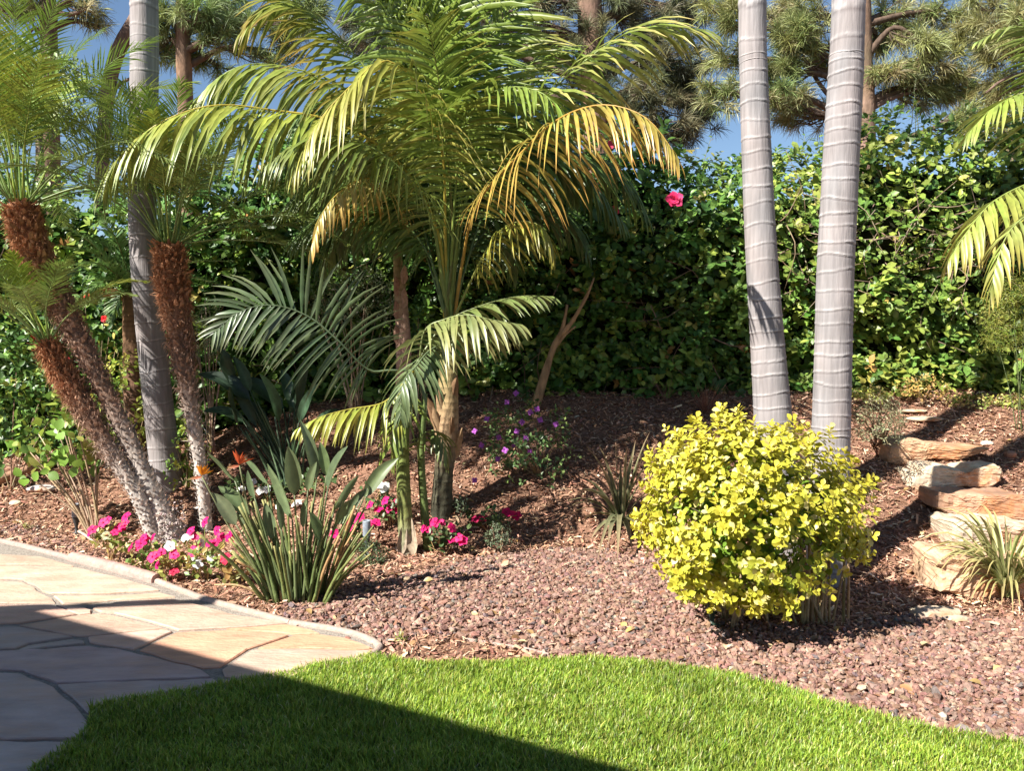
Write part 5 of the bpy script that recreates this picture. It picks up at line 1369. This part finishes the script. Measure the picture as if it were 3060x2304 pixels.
# ================================================================== ROCKS
def boulder(name, label, cat, px_poly_front, px_top, Yf, depth, colr, seed, rough=0.012):
    """slab of split sandstone: outline of the front face in photo pixels, real depth behind it"""
    r_ = np.random.default_rng(seed)
    fr = np.array([at(x, y, Yf) for x, y in px_poly_front])
    n0 = len(fr)
    rows = []
    ringN = 84
    t = np.linspace(0, n0, ringN, endpoint=False); i = t.astype(int); f = (t - i)[:, None]
    ring = fr[i % n0] * (1 - f) + fr[(i + 1) % n0] * f
    ctr = ring.mean(0)
    prof = [(-0.012, 0.12), (-0.014, 0.25), (-0.010, 0.38), (-0.016, 0.5), (-0.012, 0.62), (-0.016, 0.74), (-0.012, 0.84), (-0.012, 0.92), (0.002, 0.975), (0.022, 1.0), (0.12 * depth, 1.0), (0.25 * depth, 1.01), (0.4 * depth, 1.0), (0.6 * depth, 0.98), (0.8 * depth, 0.96), (0.95 * depth, 0.93), (depth, 0.8)]
    V = []
    for (dy, sc) in prof:
        p = ctr + (ring - ctr) * sc + np.array([0, dy, 0])
        lay = np.sign(noise3(p * np.array([3, 3, 20]), 1.0, seed + 5)) * 0.5
        chn = np.abs(noise3(p * 13, 1.0, seed + 9)) ** 0.5
        nz_ = noise3(p * 8, 1.0, seed)[:, None] * np.array([rough, rough * 1.3, rough * .7]) + (lay * rough * .5 + chn * rough * .9)[:, None] * np.array([.1, 1, .2]) + noise3(p * 34, 1.0, seed + 3)[:, None] * rough * 0.35 + r_.normal(0, rough * 0.14, p.shape)
        V.append(p + nz_)
    V = np.concatenate(V)
    m = len(prof)
    F = [(a * ringN + j, a * ringN + (j + 1) % ringN, (a + 1) * ringN + (j + 1) % ringN, (a + 1) * ringN + j) for a in range(m - 1) for j in range(ringN)]
    g = Geo()
    c = jit(colr, len(V), 0.05, 0.02) * (1 + 0.25 * noise3(V * 7, 1.0, seed + 1)[:, None])
    g.add(V, F, c)
    V2 = np.vstack([V[:ringN], [V[:ringN].mean(0) - [0, 0.008, 0]]])
    g.add(V2, [((j + 1) % ringN, j, ringN) for j in range(ringN)], np.vstack([c[:ringN], c[:1]]))
    V3 = np.vstack([V[-ringN:], [V[-ringN:].mean(0)]])
    g.add(V3, [(j, (j + 1) % ringN, ringN) for j in range(ringN)], np.vstack([c[-ringN:], c[:1]]))
    base = np.array([ctr[0], ctr[1] + depth / 2, ring[:, 2].min()])
    e = thing(name, label, cat, base, None)
    ob = g.build('stone', 'rock', e, smooth=False)
    return e
SAND, TAN2, RUST = (0.50, 0.38, 0.28), (0.52, 0.42, 0.31), (0.42, 0.22, 0.11)
zs = lambda x, y: (2560 + x * 0.4803, 1100 + y * 0.4803)
def yd(px, py):
    return gnd(px, py)[1]
S_ = lambda pts: [zs(*p) for p in pts]
yA = yd(*zs(800, 1440))
boulder('step_stone', 'lowest wide orange tan step stone half hidden by the variegated clump', 'stone', S_([(500, 1180), (540, 1158), (640, 1165), (760, 1185), (1000, 1175), (1150, 1180), (1160, 1440), (980, 1470), (760, 1460), (620, 1410), (510, 1400), (505, 1260)]), None, yA, 0.34, (0.52, 0.34, 0.22), 1)
yB = yd(*zs(750, 1165))
boulder('step_stone', 'cracked pale sandstone step, second up from the gravel', 'stone', S_([(592, 985), (640, 960), (760, 975), (900, 965), (1060, 985), (1150, 990), (1150, 1150), (900, 1170), (740, 1160), (600, 1130), (592, 1040)]), None, yB, 0.34, TAN2, 2)
yC = yd(*zs(750, 948))
boulder('step_stone', 'red brown step stone, middle of the flight, crossed by trunk shade', 'stone', S_([(488, 800), (500, 775), (580, 800), (720, 795), (900, 800), (1060, 805), (1120, 830), (1120, 940), (900, 950), (700, 940), (590, 915), (490, 870)]), None, yC, 0.34, (0.40, 0.24, 0.16), 3)
yD = yd(*zs(600, 768))
boulder('step_stone', 'broad cream step stone with a notched top edge below the topmost slab', 'stone', S_([(320, 740), (360, 650), (415, 660), (430, 615), (520, 606), (620, 625), (680, 650), (760, 620), (900, 615), (920, 640), (905, 700), (840, 735), (700, 745), (520, 765), (400, 770)]), None, yD, 0.32, (0.56, 0.45, 0.33), 4)
yE = yd(*zs(450, 600))
boulder('step_stone', 'topmost wedge shaped step slab with rust red side and pale end', 'stone', S_([(190, 575), (215, 490), (285, 445), (360, 440), (480, 470), (620, 490), (840, 500), (760, 540), (640, 570), (480, 565), (400, 590), (250, 610), (200, 600)]), None, yE, 0.30, (0.46, 0.29, 0.18), 5)
def small_rock(label, px, size, sc, colr, seed):
    b = gnd(*px); r_ = np.random.default_rng(seed)
    g = Geo()
    V = ICO.copy()
    # one subdivision
    F = ICF; mid = {}; VV = [v for v in V]; FF = []
    for a_, b_, c_ in F:
        ids = []
        for p, q in ((a_, b_), (b_, c_), (c_, a_)):
            k_ = (min(p, q), max(p, q))
            if k_ not in mid: mid[k_] = len(VV); VV.append(nrm((V[p] + V[q]) / 2))
            ids.append(mid[k_])
        FF += [(a_, ids[0], ids[2]), (b_, ids[1], ids[0]), (c_, ids[2], ids[1]), tuple(ids)]
    VV = np.array(VV); VV = VV * (1 + 0.16 * noise3(VV * 2, 1, seed)[:, None] + r_.normal(0, .05, (len(VV), 1)))
    VV = VV * np.array(sc) * size + b + np.array([0, 0, size * sc[2] * 0.45])
    g.add(VV, FF, jit(colr, len(VV), .1, .03))
    e = thing('rock', label, 'rock', b)
    g.build('stone', 'rock', e, smooth=False)
small_rock('flat tan rock lying on the gravel below the steps', zs(480, 1545), 0.11, (1.25, .7, .35), (0.44, 0.35, 0.26), 3)
small_rock('small pale rock partly buried next to the flat tan rock', zs(600, 1570), 0.07, (1.2, .7, .3), (0.5, 0.40, 0.3), 4)
small_rock('white stone wedged at the end of the lowest step', zs(560, 1395), 0.07, (1.0, .7, .7), (0.66, 0.6, 0.52), 5)
small_rock('flat cream stone on the mulch above the topmost step slab', zs(415, 325), 0.13, (1.35, .8, .18), (0.56, 0.46, 0.35), 6)
small_rock('pale flat stone highest on the slope by the lavender bush', zs(340, 270), 0.12, (1.2, .8, .12), (0.58, 0.48, 0.36), 7)
small_rock('small rust brown stone leaning on the topmost step slab', zs(550, 570), 0.06, (1.0, .7, .8), (0.42, 0.26, 0.15), 8)
small_rock('little white stone resting on the tail of the topmost slab', zs(810, 480), 0.05, (1.1, .8, .5), (0.6, 0.5, 0.42), 9)
small_rock('round red brown stone on open mulch above the cream step', zs(955, 555), 0.05, (1.0, .8, .8), (0.36, 0.19, 0.13), 10)
small_rock('pale rock in the shade of the glossy shrub', (125, 1468), 0.10, (1.4, .8, .35), (0.5, 0.45, 0.42), 12)
small_rock('small cream pebble on the bed near the patio kerb', (45, 1510), 0.045, (1.1, .8, .6), (0.6, 0.5, 0.38), 13)
small_rock('loose red pebble lying on the flagstones at the patio tip', z1(1915, 764), 0.018, (1.1, .8, .7), (0.28, 0.13, 0.1), 14)
# fallen trunk at the shaded edge
fl = thing('fallen_log', 'weathered log lying in the shade under the glossy shrub', 'log', gnd(70, 1440))
g = Geo(); a_, b_ = gnd(-60, 1470), gnd(165, 1395)
tube(g, spline([a_ + [0, 0, .04], (a_ + b_) / 2 + [0, 0, .05], b_ + [0, 0, .04]], 14), np.linspace(.05, .035, 14) * (1 + rng.normal(0, .06, 14)), 10, (0.34, 0.2, 0.13)); g.build('trunk', 'bark', fl)

# ================================================================== GARDEN LIGHTS
def lathe(g, c, prof, ns=18, colr=(0.2, 0.2, 0.2)):
    th = np.linspace(0, 2 * math.pi, ns, endpoint=False)
    V = np.array([[c[0] + r * math.cos(t), c[1] + r * math.sin(t), c[2] + z] for (r, z) in prof for t in th])
    m = len(prof)
    F = [(a * ns + j, a * ns + (j + 1) % ns, (a + 1) * ns + (j + 1) % ns, (a + 1) * ns + j) for a in range(m - 1) for j in range(ns)]
    g.add(V, F, colr)
def garden_light(label, basepx, h, r, c1, c2):
    b = gnd(*basepx)
    t = thing('garden_light', label, 'garden light', b)
    g = Geo(); lathe(g, b, [(0.001, -0.03), (r * 1.25, -0.02), (r * 1.25, 0.01), (r * .35, 0.02), (r * .4, h * .25), (r * .8, h * .5), (r * .95, h * .58)], colr=c2); g.build('spike', 'metal', t)
    g = Geo(); lathe(g, b, [(r * .95, h * .575), (r * 1.0, h * .6), (r * 1.02, h * .97), (r * .93, h), (r * .85, h * .985), (r * .8, h * .9), (0.001, h * .9)], colr=c1); g.build('shroud', 'metal', t)
garden_light('black spike garden light with grey hood in front of bare brown stems', (229, 1598), 0.24, 0.030, (0.22, 0.23, 0.25), (0.045, 0.045, 0.045))
garden_light('grey cylinder garden light above the small dark bush', (1097, 1665), 0.26, 0.028, (0.22, 0.25, 0.29), (0.06, 0.07, 0.07))
garden_light('dark green stake light half hidden under the yellow shrub', (2127, 1872), 0.22, 0.036, (0.03, 0.05, 0.035), (0.03, 0.05, 0.035))
# drip hose end by the light
hz_ = thing('drip_hose', 'pale drip hose end curving over the bed behind the kerb', 'hose', gnd(280, 1620))
g = Geo(); tube(g, spline([gnd(232, 1595) + [0, 0, .02], gnd(258, 1612) + [0, 0, .025], gnd(285, 1630) + [0, 0, .01]], 12), 0.011, 8, (0.45, 0.33, 0.27)); g.build('tube', 'stem', hz_)

# ================================================================== PINES AND TREES BEHIND THE HEDGE
def needles(parent, centres, dirs, L=0.26, per=70, cols_=((0.16, 0.20, 0.06), (0.22, 0.24, 0.09), (0.10, 0.14, 0.05)), W=0.0042, wt=None):
    N = len(centres)
    cc = pick(cols_, N, wt, 0.15)
    P = np.repeat(centres, per, 0); D0 = np.repeat(dirs, per, 0); C = np.repeat(cc, per, 0)
    n = len(P)
    D = nrm(D0 * rng.uniform(0.1, 1.0, (n, 1)) + nrm(rng.normal(0, 1, (n, 3))) * 0.85 + np.array([0, 0, 0.05]))
    P = P + D0 * rng.uniform(-0.10, 0.08, (n, 1))
    l = L * rng.uniform(0.6, 1.1, n)[:, None]
    M1 = P + D * l * 0.5; E = M1 + nrm(D + np.array([0, 0, -0.45])) * l * 0.5
    sd = nrm(np.cross(D, rng.normal(0, 1, (n, 3)))) * W
    V = np.stack([P - sd * .7, P + sd * .7, M1 + sd, M1 - sd, E], 1).reshape(-1, 3)
    k_ = np.arange(n)[:, None] * 5
    C = C * (1 + rng.normal(0, .12, (n, 1)))
    g = Geo(); g.v.append(V); g.c.append(np.repeat(np.clip(C, .004, .9), 5, 0)); g.f4.append(k_ + np.array([[0, 1, 2, 3]])); g.f3.append(k_ + np.array([[3, 2, 4]])); g.n = len(V)
    return g.build('needles', 'needle', parent, kind='stuff')
def pine(label, trunk_o, tw, Y, blobs, cols_, per=70, L=0.28, extra=()):
    """trunk_o: overview pixels from foot to top; blobs: (x, y, rx, ry, tufts) foliage masses"""
    P = [o(x, y, Y) for x, y in trunk_o]
    foot = P[0].copy(); foot[2] = float(H(foot[0], foot[1])) - 0.1
    t = thing('pine_tree', label, 'tree', foot + [0, 0, .1])
    pth = spline([foot] + P, 30)
    r0 = tw * K * Y / FPX / 2
    g = Geo(); tube(g, pth, np.linspace(r0 * 1.25, r0 * .6, 30) * (1 + rng.normal(0, .05, 30)), 12, jit((0.19, 0.12, 0.085), 30, .12)); g.build('trunk', 'bark', t)
    cen, dr = [], []
    g = Geo()
    for (x, y, rx, ry, nt_) in blobs:
        c = o(x, y, Y + rng.uniform(-.6, .6)); s = K * Y / FPX
        j = np.argmin(np.abs(pth[:, 2] - (c[2] - 0.25 * np.linalg.norm((c - pth[15])[:2])))); st = pth[min(j, 29)]
        limb = spline([st, (st + c) / 2 + [0, 0, .1 + rng.normal(0, .1)], c], 10)
        tube(g, limb, np.linspace(.06, .02, 10), 6, (0.11, 0.075, 0.055))
        for q in range(nt_):
            v = nrm(rng.normal(0, 1, 3)) * rng.random() ** .4
            p = c + v * np.array([rx * s, min(rx * s, .9), ry * s])
            a = limb[rng.integers(4, 10)]
            tube(g, spline([a, (a + p) / 2 + [0, 0, -.05 + rng.normal(0, .05)], p], 5), np.linspace(.014, .005, 5), 4, (0.11, 0.08, 0.06), cap=False)
            cen.append(p); dr.append(nrm(p - a + np.array([0, 0, .25 * np.linalg.norm(p - a)]) + rng.normal(0, .05, 3)))
    for pts, ra, rb_ in extra:
        tube(g, spline([o(x, y, Y) for x, y in pts], 14), np.linspace(ra, rb_, 14), 9, (0.17, 0.115, 0.09))
    g.build('branches', 'bark', t, kind='stuff')
    needles(t, np.array(cen), np.array(dr), per=per, cols_=cols_, L=L)
    return t
SUNP = ((0.27, 0.29, 0.10), (0.37, 0.35, 0.17), (0.18, 0.22, 0.075))
DRKP = ((0.07, 0.10, 0.045), (0.11, 0.13, 0.05), (0.05, 0.08, 0.04))
pine('pine with a bare scaly trunk and thin sprays behind the leaning date palm crown', [(108, 420), (106, 110), (104, 0), (100, -200)], 44, 12.5,
     [(25, 15, 40, 25, 12), (70, 25, 30, 20, 8), (190, 22, 45, 25, 12), (215, 60, 25, 20, 5), (160, -40, 80, 30, 25), (10, -60, 80, 40, 20)], SUNP, 55,
     extra=[([(104, 20), (150, 30), (190, 18)], .05, .015), ([(106, 80), (75, 60), (55, 90)], .035, .01), ([(106, 30), (130, 10), (170, -10)], .05, .02)])
pine('pine with a leaning limb and rounded green tufts behind the upright date palm', [(410, 420), (400, 200), (395, 60), (390, -200)], 40, 13.0,
     [(365, 45, 45, 45, 24), (430, 25, 50, 40, 26), (480, 70, 45, 45, 24), (400, 110, 50, 35, 22), (500, 20, 40, 40, 18), (345, 100, 25, 30, 10), (600, 40, 70, 50, 30), (660, 15, 50, 40, 20), (470, 140, 50, 25, 12), (600, 120, 60, 40, 18)], ((0.22, 0.29, 0.09), (0.29, 0.34, 0.12), (0.12, 0.17, 0.06)), 75,
     extra=[([(330, -20), (290, 50), (255, 110), (236, 180), (228, 255), (222, 340), (220, 470)], .12, .10), ([(228, 255), (250, 190), (300, 160)], .04, .02)])
pine('broad shade darkened pine rising behind the large kentia crown', [(1290, 420), (1285, 200), (1275, 60), (1270, -200)], 70, 14.0,
     [(780, 70, 60, 40, 26), (850, 40, 60, 45, 28), (830, 110, 50, 25, 14), (930, 15, 70, 35, 24), (1060, 60, 90, 60, 30), (1180, 90, 70, 60, 30), (1290, 110, 70, 60, 34), (1400, 60, 80, 50, 40), (1450, 130, 80, 60, 44), (1380, 200, 90, 50, 44), (1480, 210, 65, 55, 36), (1420, 270, 80, 40, 36), (1510, 270, 45, 40, 20), (1250, 200, 80, 60, 34), (1330, 0, 80, 40, 30), (1480, 20, 60, 40, 24), (1180, 0, 70, 40, 22), (1120, 200, 80, 70, 26)], ((0.13, 0.14, 0.07), (0.06, 0.08, 0.045), (0.20, 0.19, 0.10)), 95)  # needle colours darkened to carry the shade on this pine
pine('tall pine with red brown trunk and drooping sunlit tufts behind the grey palm trunks', [(1872, 420), (1870, 200), (1866, 60), (1860, -200)], 40, 12.5,
     [(1570, 30, 50, 40, 20), (1575, 120, 45, 35, 16), (1560, 200, 45, 40, 16), (1690, 30, 45, 45, 22), (1720, 95, 50, 50, 30), (1690, 150, 40, 45, 22), (1700, 215, 55, 30, 22), (1740, 255, 60, 35, 24), (1760, 30, 40, 40, 16), (1780, 130, 30, 35, 12), (1935, 40, 65, 50, 34), (1990, 90, 45, 40, 20), (1920, 155, 40, 25, 14), (1980, 190, 65, 40, 34), (2060, 190, 50, 40, 26), (2030, 130, 40, 40, 16), (2080, 250, 35, 45, 16), (1900, 90, 30, 30, 10), (2040, 20, 45, 35, 12)], SUNP, 80,
     extra=[([(1868, 260), (1800, 215), (1760, 165), (1735, 120)], .05, .02), ([(1870, 240), (1930, 210), (2000, 190)], .05, .02)])
pine('pine reaching its pale tufts over the sunny hedge from beyond the feather fronds', [(2330, 420), (2330, 200), (2320, 60), (2320, -200)], 40, 12.0,
     [(2110, 80, 55, 40, 28), (2160, 110, 50, 40, 26), (2190, 60, 50, 40, 22), (2180, 175, 35, 30, 10), (2140, 210, 30, 25, 8), (2120, 20, 50, 25, 14), (2230, 20, 50, 40, 18), (2260, 130, 50, 40, 18)], ((0.38, 0.38, 0.17), (0.30, 0.31, 0.12), (0.24, 0.24, 0.1)), 80,
     extra=[([(2330, 120), (2240, 150), (2170, 170), (2130, 200)], .05, .015)])
def broad_tree(label, blobs, Y, trunk_x, cols_, ll=0.10):
    foot = o(trunk_x, 420, Y); foot[2] = float(H(foot[0], foot[1]))
    t = thing('broadleaf_tree', label, 'tree', foot)
    s = K * Y / FPX
    c0 = np.mean([o(b[0], b[1], Y) for b in blobs], 0)
    g = Geo(); tube(g, spline([foot - [0, 0, .1], (foot + c0) / 2 + [.05, 0, 0], c0], 14), np.linspace(.12, .03, 14), 9, (0.22, 0.17, 0.12)); g.build('trunk', 'bark', t)
    Ps = []
    gb_ = Geo()
    for (x, y, rx, ry, n) in blobs:
        c = o(x, y, Y); v = nrm(rng.normal(0, 1, (n, 3))) * rng.random((n, 1)) ** .4
        p = c + v * np.array([rx * s, rx * s, ry * s]); Ps.append(p)
        tube(gb_, spline([(c0 + foot) / 2 * .3 + c0 * .7, (c0 + c) / 2 + [0, 0, .05], c], 6), np.linspace(.03, .01, 6), 5, (0.2, 0.15, 0.1))
        for q in range(6):
            e = p[rng.integers(n)]; tube(gb_, spline([c, (c + e) / 2, e], 4), np.linspace(.01, .003, 4), 4, (0.2, 0.15, 0.1))
    gb_.build('branches', 'bark', t, kind='stuff')
    Ps = np.concatenate(Ps); n = len(Ps)
    D = nrm(rng.normal(0, 1, (n, 3)) + np.array([0, -.2, -.1])); Nn = nrm(rng.normal(0, .6, (n, 3)) + np.array([-.2, -.4, .8]))
    place_leaves(t, leaf_tmpl(0.2), leaf_low(0.2), Ps, frames(D, Nn), ll * rng.uniform(.7, 1.2, n), pick(cols_, n), 'leaf', 0, rest='crown')
broad_tree('light leaved tree with thin branches beyond the leaning date palm crown', [(20, 110, 60, 40, 420), (80, 150, 60, 40, 380), (40, 200, 70, 50, 600), (140, 140, 50, 30, 220), (110, 230, 80, 60, 600), (10, 280, 60, 60, 500), (180, 180, 40, 30, 160)], 10.0, 60, [(0.24, 0.32, 0.10), (0.32, 0.38, 0.16), (0.15, 0.22, 0.06)], 0.09)
broad_tree('low olive green tree top beyond the hedge behind the feather fronds', [(2150, 260, 50, 40, 700), (2200, 235, 50, 40, 700), (2110, 300, 40, 35, 450), (2180, 310, 60, 40, 600), (2260, 260, 60, 60, 700)], 10.5, 2200, [(0.26, 0.26, 0.09), (0.34, 0.30, 0.13), (0.18, 0.2, 0.07)], 0.05)
